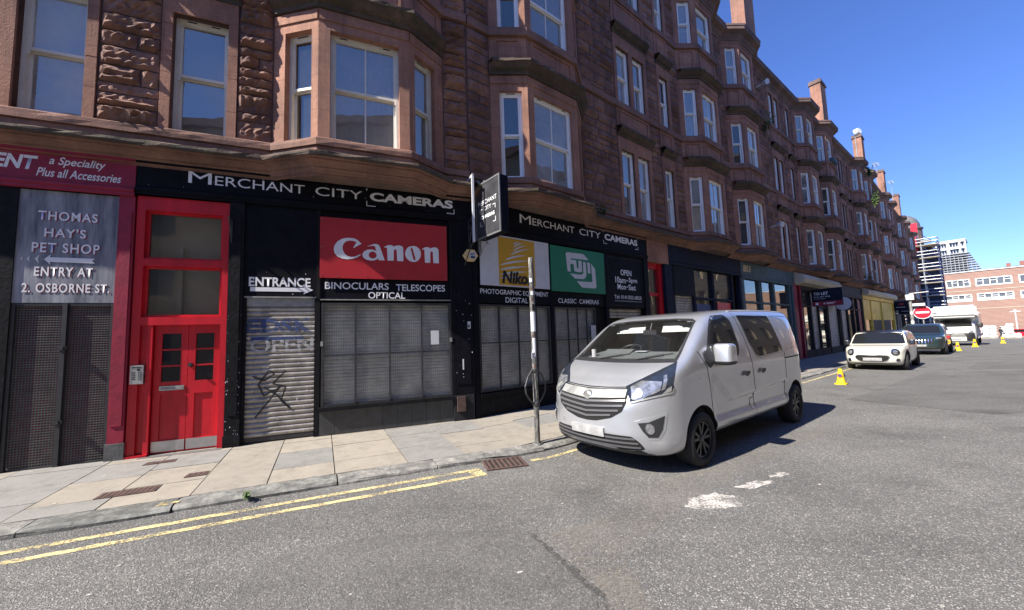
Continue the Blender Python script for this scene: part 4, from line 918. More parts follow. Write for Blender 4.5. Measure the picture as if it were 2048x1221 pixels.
for k, (a, c, lab) in enumerate(((8.4, 11.2, 'dark shop front with navy hanging boards, past the yellow shop'), (11.3, 15.5, 'pale grey shop front behind the no entry sign'), (15.6, 24, 'dark shop front beside the parked motorhome'), (24.1, 37.7, 'last dark shop front at the far end of the row'))):
    f = front(lab, FC, a, c, 'dark_shop' if k != 1 else 'galv', [(.4, 2.0, 'win'), *([(2.2, c - a - .3, 'door')] if c - a < 5 else [(2.4, 3.6, 'door'), (3.9, c - a - .4, 'win')])], 3.7, 4.3, 'cream' if k == 0 else 'navy', base=-1)
for k, (u, z, lab) in enumerate(((9.0, 3.0, 'navy hanging board with a small red mark, past the yellow shop'), (12.5, 2.7, 'second navy hanging board, right above the no entry sign'))):
    hb = thing('hanging_sign', lab, 'sign', FC.p(u, .1, z), FC.rot); b = MB(); b.box(-.05, .05, -1.1, -.1, 0, .8); b.build('board', 'navy', hb)
    b = MB(); b.box(-.03, .03, -1.0, 0, .82, .86); b.build('arm', 'iron', hb); b = MB(); b.box(-.054, -.05, -.8, -.5, .5, .6) ; b.box(-.054, -.05, -.9, -.3, .25, .29, 1); b.build('print', ['sign_red', 'white_letter'], hb)
# far end: small things on the facade
for lab, fr, u, z in (('small white floodlight on the wall between second bay pair and lone window', FB, 16.4, 6.4), ('white floodlight high on the wall under the third eaves', FB, 16.2, 13.2)):
    fl = thing('floodlight', lab, 'lamp', fr.p(u, 0, z), fr.rot); b = MB(); b.cyl((0, 0, 0), (0, -.35, .04), .03, .03, 8); b.build('arm', 'sign_white', fl); b = MB(); b.cyl((0, -.32, .04), (-.1, -.55, -.02), .07, .13, 12); b.build('head', 'sign_white', fl)
def plant(name, label, fr, u, off, z, n, hgt, spread, seed, cat='plant', droop=0, leaf=.09):
    t = thing(name, label, cat, fr.p(u, off, z), fr.rot); g = random.Random(seed); st = MB(); lf = MB()
    for i in range(n):
        a = g.uniform(0, 2 * pi); tip = Vector((cos(a) * spread * g.uniform(.3, 1), sin(a) * spread * .5 - .1, hgt * g.uniform(.5, 1)))
        st.tube([(0, 0, 0), tip * .5 + Vector((0, 0, .05)), tip], .006, 4)
        for k in range(int(16 * max(.5, abs(hgt)))):
            f = g.uniform(.25, 1); c = tip * f + Vector((g.uniform(-1, 1), g.uniform(-1, 1), g.uniform(-1, 1))) * leaf
            d = Vector((g.uniform(-1, 1), g.uniform(-1, 1), g.uniform(-.6, .6))).normalized() * leaf * g.uniform(.5, 1.2); e = d.orthogonal().normalized() * leaf * .4
            lf.add([c - d, c + e, c + d, c - e], [(0, 1, 2, 3)])
    st.build('stem', 'leaf', t); lf.build('leaves', 'leaf', t); return t
plant('wall_plant', 'grassy weed growing on the ledge beside the fourth bay', FB, 16.6, .12, 11.0, 9, .9, .6, 1)
plant('wall_plant', 'small weed on the cornice above the amber panel bay', FB, 3.9, .2, 4.74, 5, .35, .2, 2)
plant('wall_plant', 'leafy shrub sprouting from the gutter by the third chimney', FB, 36.2, .75, 13.2, 8, 1.2, .35, 3, leaf=.1)
plant('wall_plant', 'leafy shrub hanging below the gutter by the third chimney', FB, 36.6, .8, 10.8, 9, 1.6, .35, 4, leaf=.1)
plant('wall_plant', 'weed on the dark ledge above the last shops', FB, 34.6, .3, 4.9, 8, .8, .5, 5)
plant('kerb_weed', 'tuft of green weed in the kerb joint', FA, -3.25, 2.2, .02, 7, .1, .07, 6, leaf=.018)
for u, lab in ((26.0, 'turquoise window box on the bay under the second chimney'),):
    wbx = thing('window_box', lab, 'planter', FB.p(u, .5, 11.9), FB.rot); b = MB(); b.box(0, 1.0, -.2, 0, .02, .22); b.build('trough', 'teal', wbx); b = MB(); b.box(.05, .95, -.17, -.03, .22, .25); b.build('soil', 'joint', wbx)
an = thing('aerial', 'white dish aerial on a mast beside the third chimney', 'aerial', FB.p(39.4, -.3, 14.3), FB.rot); b = MB(); b.tube([(0, 0, 0), (0, 0, 4.1)], .03, 6); b.build('mast', 'galv', an); b = MB(); b.cyl((0, -.05, 4.0), (-.1, -.35, 4.05), .3, .26, 12); b.build('dish', 'white_wrap', an)
for k, (u, lab) in enumerate(((51.5, 'television aerial on the fourth chimney'), (60.0, 'television aerial on the fifth chimney'))):
    a2 = thing('aerial', lab, 'aerial', FB.p(u, -.8, 14.3), FB.rot); b = MB(); b.tube([(0, 0, 0), (0, 0, 4.6)], .025, 6); b.build('mast', 'galv', a2); b = MB(); b.tube([(-.7, 0, 4.5), (.7, 0, 4.5)], .02, 5)
    for i in range(6): b.tube([(-.6 + i * .24, -.25, 4.5), (-.6 + i * .24, .25, 4.5)], .012, 4)
    b.build('yagi', 'galv', a2)
# ---------------------------------------------------------------- ground, road, pavement
def gz(u): return -.0185 * max(0, u - 40)
KO, KI, KH, WZ = 2.22, 1.94, .06, .13
def sp(s, t, z=0):       # along the bent facade line, t metres out
    f = tan(radians((AZ_A - AZ_B) / 2))
    if s <= 0: P = FA.p(s + max(0, 1 + s / 5) * f * t, t)
    else: P = FB.p(s - max(0, 1 - s / 5) * f * t, t)
    return (P.x, P.y, z + gz(s))
b = MB(); us = [-60, 0, 40, 70, 100, 150, 260, 900]; offs = [-300, -60, 0, 60, 600]
for i in range(len(us) - 1):
    for j in range(len(offs) - 1):
        q = [FB.p(us[a], offs[c], gz(min(us[a], 160)) - .03) for a, c in ((i, j), (i, j + 1), (i + 1, j + 1), (i + 1, j))]; b.quad(*q)
struct(b.build('ground', 'ground'))
b = MB(); ss = [-14, -9, -5, -3, -1.5, 0, 1.5, 3, 5, 10, 20, 30, 40, 55, 70, 90, 110]
for s0, s1 in zip(ss, ss[1:]):
    ts = [KO - .1, 4, 7, 10.6] if s1 <= 40 else [KO - .1, 8, 30]
    if s1 > 75: ts = [-40, KO - .1, 8, 60]
    for t0, t1 in zip(ts, ts[1:]): b.quad(sp(s0, t0), sp(s0, t1), sp(s1, t1), sp(s1, t0))
struct(b.build('road', 'asphalt'))
rng = random.Random(3)
def wz(t): return KH + (WZ - KH) * (KI - t) / KI
b = MB(); base = MB(); s = -9.0
for s0, s1 in zip(ss, ss[1:]):
    if s1 > 78: break
    base.quad(sp(s0, KI, wz(KI) - .012), sp(s1, KI, wz(KI) - .012), sp(s1, -.8, wz(-.8) - .012), sp(s0, -.8, wz(-.8) - .012))
struct(base.build('pavement_bed', 'joint'))
while s < 76:
    w = rng.uniform(.55, .95) * (1 if s < 12 else 2.2)
    cuts = [-.35, rng.uniform(.02, .25)]
    while cuts[-1] < KI - .75: cuts.append(cuts[-1] + rng.uniform(.5, .85))
    if KI - cuts[-1] < .3: cuts[-1] = KI
    else: cuts.append(KI)
    colb = rng.choice([.15, .5, .6, .7, .8])
    for t0, t1 in zip(cuts, cuts[1:]):
        tint = min(1, max(.01, (colb if rng.random() < .65 else rng.choice([.05, .15, .22, .45, .6, .8, .95])) + rng.uniform(-.06, .06)))
        g = .006; dz = rng.uniform(-.002, .003)
        vs = [sp(s + g, t0 + g, wz(t0) + dz), sp(s + w - g, t0 + g, wz(t0) + dz + rng.uniform(-.002, .002)), sp(s + w - g, t1 - g, wz(t1) + dz), sp(s + g, t1 - g, wz(t1) + dz)]
        lo = [(x, y, z - .02) for x, y, z in vs]; b.add(vs + lo, [(3, 2, 1, 0), (0, 1, 5, 4), (1, 2, 6, 5), (2, 3, 7, 6), (3, 0, 4, 7)], 0, tint)
    s += w
struct(b.build('pavement', 'slab'))
b = MB(); s = -9.4
while s < 76:
    L = rng.uniform(.8, 1.5) * (1 if s < 14 else 2); tint = rng.uniform(.01, 1); jt = rng.uniform(-.012, .012); jz = rng.uniform(-.006, .006)
    n = 6; ring = []
    prof = [(KI + .004, -.05), (KI + .004, KH), (KI + .1, KH + .003), (KO - .035, KH - .002), (KO - .01, KH - .016), (KO, KH - .035), (KO + .004, -.06)]
    for i in range(n + 1):
        q = s + .007 + (L - .014) * i / n
        e = .012 if i in (0, n) else 0
        ring.append([sp(q, t + jt * (t > KI + .05) + rng.uniform(-.009, .009) - (e if t > KO - .04 else 0), z + (jz + rng.uniform(-.006, .006) - e * .6 if z > 0 else 0)) for t, z in prof])
    k = len(prof); vs = [p for r in ring for p in r]
    b.add(vs, [(i * k + j, i * k + j + 1, (i + 1) * k + j + 1, (i + 1) * k + j) for i in range(n) for j in range(k - 1)] + [tuple(range(k)), tuple(n * k + j for j in range(k - 1, -1, -1))], 0, tint)
    s += L
struct(b.build('kerb', 'kerb'))
def ribbon(mb, s0, s1, t0, t1, w, z=.004, n=24, wob=.006, rg=random.Random(1)):
    pa = None
    for i in range(n + 1):
        f = i / n; s = s0 + (s1 - s0) * f; t = t0 + (t1 - t0) * f + rg.uniform(-wob, wob); a = sp(s, t - w / 2 + rg.uniform(-.004, .004), z); c = sp(s, t + w / 2 + rg.uniform(-.004, .004), z)
        if pa: mb.quad(pa[0], pa[1], c, a)
        pa = (a, c)
b = MB(); ribbon(b, -9, -1.08, 2.62, 2.46, .075, n=60); ribbon(b, -9, -1.12, 2.86, 2.68, .075, n=60); ribbon(b, -1.12, -.96, 2.57, 2.57, .28, .0045, 3); ribbon(b, -.28, 12, 2.47, 2.5, .075, n=50); ribbon(b, 12, 40, 2.5, 2.5, .09, n=30)
struct(b.build('yellow_line_marking', 'yellow_line'))
def blob(name, pts, m, z, wob, seed, n=4):
    g = random.Random(seed); out = []
    for i in range(len(pts)):
        a, c = Vector(pts[i]), Vector(pts[(i + 1) % len(pts)])
        for k in range(n): out.append(a.lerp(c, k / n) + Vector((g.uniform(-wob, wob), g.uniform(-wob, wob))))
    bm = bmesh.new(); vs = [bm.verts.new((p.x, p.y, z)) for p in out]; f = bm.faces.new(vs); f.normal_update()
    if f.normal.z < 0: f.normal_flip()
    me = bpy.data.meshes.new(name); bm.to_mesh(me); bm.free(); me.materials.append(M[m]); return struct(obj(name, me))
def G(x, y):             # foot of a sight line on the road, used only to lay out the stains measured on the photo
    d = rt2 * ((x - 1024) / FPX) + up2 * (-(y - 610.5) / FPX) + fw; t = -1.65 / d.z; return (d.x * t, d.y * t)
blob('road_patch', [G(*p) for p in ((520, 1122), (700, 1080), (860, 1064), (1000, 1062), (1062, 1068), (1110, 1110), (1165, 1160), (1230, 1260), (900, 1400), (300, 1400))], 'asphalt_dark', .004, .02, 4, 5)
blob('road_patch', [G(*p) for p in ((1935, 738), (1958, 726), (2300, 724), (2300, 742))], 'asphalt_dark', .004, .05, 5)
blob('road_crack', [G(*p) for p in ((1050, 1066), (1066, 1068), (1112, 1106), (1150, 1136), (1200, 1180), (1262, 1260), (1235, 1260), (1180, 1185), (1142, 1148), (1108, 1114))], 'crack', .007, .014, 6, 6)
blob('road_wear', [G(*p) for p in ((1080, 1068), (1180, 1050), (1330, 960), (1500, 900), (1640, 850), (1660, 862), (1520, 930), (1400, 990), (1300, 1070), (1260, 1130), (1330, 1260), (1250, 1260), (1170, 1150))], 'sand_wear', .005, .03, 11, 5)
blob('road_wear', [G(*p) for p in ((1100, 1062), (1180, 1060), (1240, 1100), (1330, 1260), (1262, 1260), (1150, 1130))], 'sand_wear', .006, .03, 12, 5)
blob('road_patch', [G(*p) for p in ((1700, 800), (1850, 745), (2100, 742), (2300, 800), (2000, 830))], 'asphalt_dark', .004, .06, 13, 5)
blob('worn_road_marking', [G(*p) for p in ((1368, 1012), (1385, 996), (1430, 988), (1472, 992), (1482, 1012), (1450, 1018), (1400, 1024))], 'white_worn', .004, .03, 7)
blob('worn_road_marking', [G(*p) for p in ((1470, 978), (1490, 966), (1545, 961), (1548, 968), (1510, 978))], 'white_worn', .004, .03, 8)
blob('worn_road_marking', [G(*p) for p in ((1540, 956), (1552, 947), (1586, 944), (1580, 951))], 'white_worn', .004, .03, 9)
# gully grate and covers
gu = thing('drain_grate', 'rusty iron drain grate in the gutter where the double lines stop', 'drain', sp(-.62, 2.42, .006), FA.rot - radians(7))
b = MB(); 
for a in ((-.27, .27, -.2, -.17), (-.27, .27, .17, .2), (-.27, -.24, -.17, .17), (.24, .27, -.17, .17)): b.box(a[0], a[1], a[2], a[3], -.01, .012)
b.build('rim', 'rust', gu); b = MB()
for i in range(7): b.box(-.215 + i * .065, -.185 + i * .065, -.17, .17, -.01, .01)
b.build('bars', 'rust', gu); b = MB(); b.box(-.24, .24, -.17, .17, -.005, -.002); b.build('sump', 'arch', gu)
for lab, u, t, w, d in (('long rusty service cover in the pavement before the mesh gates', -4.5, 1.52, .52, .2), ('small rusty stopcock cover before the red door', -3.98, 1.2, .22, .16), ('rusty service cover at the foot of the red door step', -4.62, .42, .34, .14)):
    c = thing('service_cover', lab, 'cover', FA.p(u, t, wz(t) + .004), FA.rot); b = MB(); b.box(-w / 2, w / 2, -d / 2, d / 2, -.01, .002); b.build('rim', 'rust', c)
    b = MB()
    for i in range(int(w / .05)): b.box(-w / 2 + .02 + i * .05, -w / 2 + .045 + i * .05, -d / 2 + .02, d / 2 - .02, .002, .006)
    b.build('ribs', 'rust', c)
yp_ = MB(); g = random.Random(8)
for _ in range(5):
    cx, ct = -4.02 + g.uniform(-.07, .07), 2.1 + g.uniform(-.035, .035); P = [sp(cx + .05 * cos(a * pi / 4) * g.uniform(.6, 1.2), ct + .03 * sin(a * pi / 4) * g.uniform(.6, 1.2), KH + .006) for a in range(8)]; yp_.add(P, [tuple(range(8))])
struct(yp_.build('yellow_paint_splash', 'yellow_line'))
lit = MB(); g = random.Random(21)
for _ in range(150):
    s, t = g.uniform(-6, 6), g.uniform(.1, 1.9) if g.random() < .45 else g.uniform(2.3, 6.5); z = (wz(t) if t < 2 else 0) + .006; r = g.uniform(.004, .016)
    k = g.randint(4, 6); lit.add([sp(s + r * g.uniform(.7, 2.2) * cos(2 * pi * i / k), t + r * sin(2 * pi * i / k), z) for i in range(k)], [tuple(range(k))])
o = lit.build('litter_specks', 'white_worn'); o['kind'] = 'stuff'; o['label'] = 'pale specks of gum and grit scattered on pavement and road'
# ---------------------------------------------------------------- vehicles: x runs back from the front bumper, -y is the street side
def pchip(pts):
    xs = [p[0] for p in pts]; ys = [p[1] for p in pts]; n = len(xs); d = [(ys[i + 1] - ys[i]) / (xs[i + 1] - xs[i]) for i in range(n - 1)]
    m = [d[0]] + [0 if d[i - 1] * d[i] <= 0 else 2 * d[i - 1] * d[i] / (d[i - 1] + d[i]) for i in range(1, n - 1)] + [d[-1]]
    def f(x):
        if x <= xs[0]: return ys[0]
        if x >= xs[-1]: return ys[-1]
        i = max(j for j in range(n - 1) if xs[j] <= x); h = xs[i + 1] - xs[i]; t = (x - xs[i]) / h
        return ys[i] * (2 * t ** 3 - 3 * t * t + 1) + h * m[i] * (t ** 3 - 2 * t * t + t) + ys[i + 1] * (-2 * t ** 3 + 3 * t * t) + h * m[i + 1] * (t ** 3 - t * t)
    return f
def loft(L, zt, zb, hw, tum, front, rear, curve, inset=None, k=9, n=(90, 26, 26)):
    idx = {}; vs = []; fs = []
    def vert(i, j, l):
        key = (i, j, l)
        if key in idx: return idx[key]
        p = (2 * i / n[0] - 1, 2 * j / n[1] - 1, 2 * l / n[2] - 1)
        nk = sum(abs(c) ** k for c in p) ** (1 / k); q = [c / nk for c in p]
        x = L * (q[0] + 1) / 2; a, b_ = zb(x), zt(x); z = a + (q[2] + 1) / 2 * (b_ - a); y = q[1] * hw(x) * tum(z)
        if inset: y -= math.copysign(inset(x, z), y) * min(1, abs(q[1]) ** 6)
        x2 = x + (max(0, 1 - x / .9) ** 2) * (front(z) + curve * abs(y / .9) ** 2.6) + (max(0, 1 - (L - x) / .9) ** 2) * (-rear(z) - .25 * curve * abs(y / .9) ** 3)
        idx[key] = len(vs); vs.append((x2, y, z)); return idx[key]
    N = n
    for j in range(N[1]):
        for l in range(N[2]):
            fs.append((vert(0, j, l), vert(0, j, l + 1), vert(0, j + 1, l + 1), vert(0, j + 1, l))); fs.append((vert(N[0], j, l), vert(N[0], j + 1, l), vert(N[0], j + 1, l + 1), vert(N[0], j, l + 1)))
    for i in range(N[0]):
        for l in range(N[2]):
            fs.append((vert(i, 0, l), vert(i + 1, 0, l), vert(i + 1, 0, l + 1), vert(i, 0, l + 1))); fs.append((vert(i, N[1], l), vert(i, N[1], l + 1), vert(i + 1, N[1], l + 1), vert(i + 1, N[1], l)))
        for j in range(N[1]):
            fs.append((vert(i, j, 0), vert(i, j + 1, 0), vert(i + 1, j + 1, 0), vert(i + 1, j, 0))); fs.append((vert(i, j, N[2]), vert(i + 1, j, N[2]), vert(i + 1, j + 1, N[2]), vert(i, j + 1, N[2])))
    return vs, fs
def inside(p, poly):
    c = False; n = len(poly)
    for i in range(n):
        (x1, y1), (x2, y2) = poly[i], poly[i - 1]
        if (y1 > p[1]) != (y2 > p[1]) and p[0] < (x2 - x1) * (p[1] - y1) / (y2 - y1) + x1: c = not c
    return c
class Car:
    def __init__(s, name, label, cat, u, off, L, shape, paintm, wheels, r, wy, fr=FB, scale=1, group=None, eye=True, z=0, hole=None):
        s.t = thing(name, label, cat, fr.p(u, off, z), fr.rot, group)
        vs, fs = loft(L, **shape); s.bvh = BVHTree.FromPolygons(vs, fs)
        E = Vector((0, 0, 1.65)) - fr.p(u, off, z); s.E = Vector((E.dot(fr.d), -E.dot(fr.n), E.z))
        me = bpy.data.meshes.new('body'); me.from_pydata(vs, [], fs); me.materials.append(M[paintm]); me.materials.append(M['arch']); me.update()
        o = bpy.data.objects.new('body', me); COL.objects.link(o)
        cut = MB()
        for x in wheels:
            for sy in (-1, 1): cut.cyl((x, sy * (wy + .5), r + .02), (x, sy * (wy - .34), r + .02), r + .065, r + .065, 40, 1)
        co = cut.build('cutter', [paintm, 'arch']); md = o.modifiers.new('b', 'BOOLEAN'); md.object = co; md.operation = 'DIFFERENCE'; md.solver = 'EXACT'
        bpy.context.view_layer.update()
        me2 = bpy.data.meshes.new_from_object(o.evaluated_get(bpy.context.evaluated_depsgraph_get()))
        bpy.data.objects.remove(co); bpy.data.objects.remove(o)
        if hole:
            bm = bmesh.new(); bm.from_mesh(me2)
            kill = [f for f in bm.faces if f.normal.x < -.1 and f.calc_center_median().z > 1.15 and inside((f.calc_center_median().y, f.calc_center_median().z), hole)]
            bmesh.ops.delete(bm, geom=kill, context='FACES'); bm.to_mesh(me2); bm.free()
        me2.name = 'body'
        me2.polygons.foreach_set('use_smooth', [True] * len(me2.polygons))
        try: me2.set_sharp_from_angle(angle=radians(40))
        except Exception: pass
        s.body = obj('body', me2, s.t)
    def decal(s, name, pts, m, d=None, off=.004, grid=.05, parent=None, skirt=.012, both=False, eye=False):
        pts = [Vector(p) for p in pts]; res = None
        for sg in ((1, -1) if both else (1,)):
            P = [Vector((p.x, p.y * sg, p.z)) for p in pts]; E = Vector((s.E.x, s.E.y * sg, s.E.z))
            if eye: c = sum(P, Vector()) / len(P); dd = (c - E).normalized()
            else: dd = Vector((d[0], d[1] * sg, d[2])).normalized()
            e2 = Vector((0, 0, 1)); e1 = dd.cross(e2).normalized(); e2 = e1.cross(dd).normalized()
            if abs(dd.z) > .9: e1 = Vector((1, 0, 0)); e2 = Vector((0, 1, 0))
            if eye: q2 = [((p - E).dot(e1) / (p - E).dot(dd) * (c - E).length, (p - E).dot(e2) / (p - E).dot(dd) * (c - E).length) for p in P]; O = E + dd * (c - E).length
            else: q2 = [(p.dot(e1), p.dot(e2)) for p in P]; O = Vector()
            bm = bmesh.new(); vs = [bm.verts.new((a, b, 0)) for a, b in q2]; bm.faces.new(vs)
            a0, a1 = min(q[0] for q in q2), max(q[0] for q in q2); b0, b1 = min(q[1] for q in q2), max(q[1] for q in q2)
            for ax, lo, hi in ((0, a0, a1), (1, b0, b1)):
                for i in range(1, int((hi - lo) / grid) + 1):
                    pc = [0, 0, 0]; pn = [0, 0, 0]; pc[ax] = lo + i * grid; pn[ax] = 1
                    bmesh.ops.bisect_plane(bm, geom=bm.verts[:] + bm.edges[:] + bm.faces[:], dist=1e-6, plane_co=pc, plane_no=pn)
            bmesh.ops.triangulate(bm, faces=[f for f in bm.faces if len(f.verts) > 4])
            dirs = {}
            for v in bm.verts:
                p = O + e1 * v.co.x + e2 * v.co.y; dr = (p - E).normalized() if eye else dd
                st = E if eye else p - dd * 6
                h = s.bvh.ray_cast(st, dr)[0]
                if h is None: h = s.bvh.find_nearest(p)[0]
                v.co = h - dr * off; dirs[v] = dr
            bd = [e for e in bm.edges if e.is_boundary]
            if skirt:
                r_ = bmesh.ops.extrude_edge_only(bm, edges=bd)
                for v in r_['geom']:
                    if isinstance(v, bmesh.types.BMVert): v.co += dd * (skirt + off)
            bmesh.ops.recalc_face_normals(bm, faces=bm.faces)
            nf = sum((f.normal * f.calc_area() for f in bm.faces), Vector())
            if nf.dot(dd) > 0: bmesh.ops.reverse_faces(bm, faces=bm.faces)
            me = bpy.data.meshes.new(name); bm.to_mesh(me); bm.free(); me.materials.append(M[m]); me.polygons.foreach_set('use_smooth', [True] * len(me.polygons))
            try: me.set_sharp_from_angle(angle=radians(35))
            except Exception: pass
            res = obj(name, me, parent or s.t)
        return res
    def side(s, name, xz, m, both=True, rad=0, **k):
        xz = rounded(xz, rad) if rad else xz; return s.decal(name, [(x, -1, z) for x, z in xz], m, (0, 1, 0), both=both, **k)
    def nose(s, name, yz, m, rad=0, **k):
        yz = rounded(yz, rad) if rad else yz; return s.decal(name, [(0, y, z) for y, z in yz], m, (1, 0, 0), **k)
    def strip(s, name, xz, w, m, both=True, **k):
        L = []; R = []
        for i, p in enumerate(xz):
            a = Vector(xz[max(0, i - 1)]); c = Vector(xz[min(len(xz) - 1, i + 1)]); n = Vector((-(c - a).y, (c - a).x)).normalized() * w / 2
            L.append((p[0] + n.x, p[1] + n.y)); R.append((p[0] - n.x, p[1] - n.y))
        return s.side(name, L + R[::-1], m, both, off=.0025, skirt=.004, **k)
    def wheels(s, xs, y, r, w, rimr, rimm, spokes=5, twin=True, steer=0):
        first = None
        ty = MB(); ty.lathe([(rimr, 0), (rimr + .015, -.012), (r - .05, -.014), (r - .012, .004), (r, .03), (r, w - .03), (r - .012, w - .004), (rimr, w)], 'y', 40)
        for i in range(0): pass
        tm = ty.mesh('tyre', 'rubber', True)
        rm = MB(); rm.lathe([(rimr + .002, .012), (rimr - .012, .004), (rimr - .025, .012), (rimr - .03, .1), (rimr - .05, w - .03)], 'y', 40)
        rm.lathe([(.0, .012), (.035, .012), (.045, .02), (.06, .03), (.065, .07)], 'y', 20)
        for i in range(spokes):
            a = 2 * pi * i / spokes + .3
            for da in ((-.16, .16) if twin else (0,)):
                a0, a1 = a + da * .3, a + da * 1.6
                p0 = Vector((.04 * cos(a0), .022, .04 * sin(a0))); p1 = Vector(((rimr - .015) * cos(a1), .014, (rimr - .015) * sin(a1)))
                t = Vector((-sin(a), 0, cos(a))) * (.017 if twin else .035); dp = Vector((0, .035, 0))
                vs = [p0 - t, p0 + t, p1 + t, p1 - t]; rm.add([v for v in vs] + [v + dp for v in vs], [(0, 1, 2, 3), (0, 4, 5, 1), (1, 5, 6, 2), (2, 6, 7, 3), (3, 7, 4, 0), (7, 6, 5, 4)])
        rmm = rm.mesh('rim', rimm); dk = MB(); dk.lathe([(0, .11), (rimr - .03, .11)], 'y', 24); dkm = dk.mesh('brake_disc', 'iron')
        for x in xs:
            for sy in (1, -1):
                wl = bpy.data.objects.new('wheel', tm); COL.objects.link(wl); wl.parent = s.t; wl.location = (x, -y * sy, r); wl.rotation_euler = (0, 0, 0 if sy == 1 else pi); 
                if steer and x == xs[0]: wl.rotation_euler.z += steer
                obj('rim', rmm, wl); obj('brake_disc', dkm, wl)
    def mirror(s, x, y, z, m, sc=1, both=True, bottom='plastic'):
        for sg in ((-1, 1) if both else (-1,)):
            bm = bmesh.new(); bmesh.ops.create_cube(bm, size=1)
            for v in bm.verts:
                v.co.x *= .22 if v.co.z < 0 else .18; v.co.y *= .26 if v.co.x > 0 else .23; v.co.z *= .28
            bmesh.ops.bevel(bm, geom=bm.edges[:], offset=.05, segments=4, affect='EDGES', profile=.5, clamp_overlap=True)
            for v in bm.verts: v.co = Vector((x + v.co.x * sc, sg * (y + .12 * sc) + v.co.y * sc, z + v.co.z * sc))
            me = bpy.data.meshes.new('wing_mirror'); bm.to_mesh(me); bm.free(); me.materials.append(M[m]); me.materials.append(M[bottom])
            for p in me.polygons: p.use_smooth = True; p.material_index = 1 if p.center.z < z - .085 * sc else 0
            mo = obj('wing_mirror', me, s.t)
            a = MB(); a.add([(x - .07 * sc, sg * (y - .06), z - .16 * sc), (x + .07 * sc, sg * (y - .06), z - .16 * sc), (x + .07 * sc, sg * (y + .08 * sc), z - .1 * sc), (x - .06 * sc, sg * (y + .08 * sc), z - .1 * sc), (x - .05 * sc, sg * (y - .06), z - .07 * sc), (x + .05 * sc, sg * (y - .06), z - .07 * sc), (x + .05 * sc, sg * (y + .08 * sc), z - .04 * sc), (x - .05 * sc, sg * (y + .08 * sc), z - .04 * sc)], [(0, 3, 2, 1), (4, 5, 6, 7), (0, 1, 5, 4), (1, 2, 6, 5), (2, 3, 7, 6), (3, 0, 4, 7)]); a.build('mirror_arm', bottom, mo)
M['plate'] = mat('pale number plate', (.34, .34, .34), .5, .25, 12)
# ---- silver van
def swage(x, z):
    top = 1.13 - (x - 1.36) * .8 if x < 1.88 else .71 + (x - 1.88) * .042
    f = max(0, min(1, (x - 1.3) / .15)) * max(0, min(1, (4.15 - x) / .15))
    a = max(0, min(1, (top - z) / .035)); c = max(0, min(1, (z - .47) / .08))
    return .042 * f * min(a, c) + (.0 if z > .45 else 0)
vs_ = dict(zt=pchip([(0, .95), (.08, 1.03), (.2, 1.10), (.45, 1.21), (.70, 1.295), (.82, 1.35), (1.2, 1.61), (1.52, 1.82), (1.7, 1.895), (2.0, 1.945), (2.5, 1.98), (3.6, 2.0), (4.6, 1.995), (5.0, 1.97), (5.2, 1.94)]),
           zb=pchip([(0, .2), (.4, .2), (1.5, .3), (4.2, .3), (5.2, .33)]), hw=pchip([(0, .80), (.1, .86), (.3, .92), (.6, .955), (1, .965), (4.5, .965), (5.2, .94)]),
           tum=pchip([(.2, .95), (.45, 1), (1.1, 1), (1.3, .99), (1.6, .945), (1.85, .895), (2.0, .87)]), front=pchip([(.2, .10), (.34, .03), (.5, 0), (.75, 0), (.95, .05), (1.1, .12)]), rear=pchip([(.3, .12), (.5, .0), (.7, .04), (1.2, .08), (1.9, .3)]), curve=.26, inset=swage, k=12, n=(110, 34, 60))
HOLE = [(-.81, 1.305), (.81, 1.305), (.72, 1.79), (.4, 1.84), (-.4, 1.84), (-.72, 1.79)]
V = Car('silver_van', 'silver panel van parked nose towards the camera at the kerb, cab empty', 'van', -.27, 3.1, 5.2, vs_, 'silver', (1.03, 4.42), .33, .95, hole=HOLE)
WS = [(-.84, 1.285), (-.4, 1.27), (0, 1.265), (.4, 1.27), (.84, 1.285), (.735, 1.80), (.66, 1.835), (.4, 1.855), (0, 1.86), (-.4, 1.855), (-.66, 1.835), (-.735, 1.80)]
def ring(outer, inner):
    return outer
V.nose('windscreen', WS, 'clear_glass', off=.004, skirt=0)
WI = [(-.75, 1.345), (0, 1.335), (.75, 1.345), (.67, 1.775), (.3, 1.80), (0, 1.803), (-.3, 1.80), (-.67, 1.775)]
def band_pts(o, i, n=12):  # strips between two outlines that share their corner order
    return [[o[a], o[b], i[d], i[c]] for a, b, c, d in ()]
for q in ([(-.84, 1.285), (-.4, 1.27), (0, 1.265), (.4, 1.27), (.84, 1.285), (.795, 1.325), (0, 1.31), (-.795, 1.325)], [(.84, 1.285), (.735, 1.80), (.71, 1.795), (.795, 1.325)], [(-.84, 1.285), (-.795, 1.325), (-.71, 1.795), (-.735, 1.80)],
          [(-.735, 1.80), (-.71, 1.795), (-.4, 1.835), (0, 1.838), (.4, 1.835), (.71, 1.795), (.735, 1.80), (.66, 1.835), (.4, 1.855), (0, 1.86), (-.4, 1.855), (-.66, 1.835)]):
    V.nose('windscreen_border', q, 'plastic', off=.0065, skirt=.004)
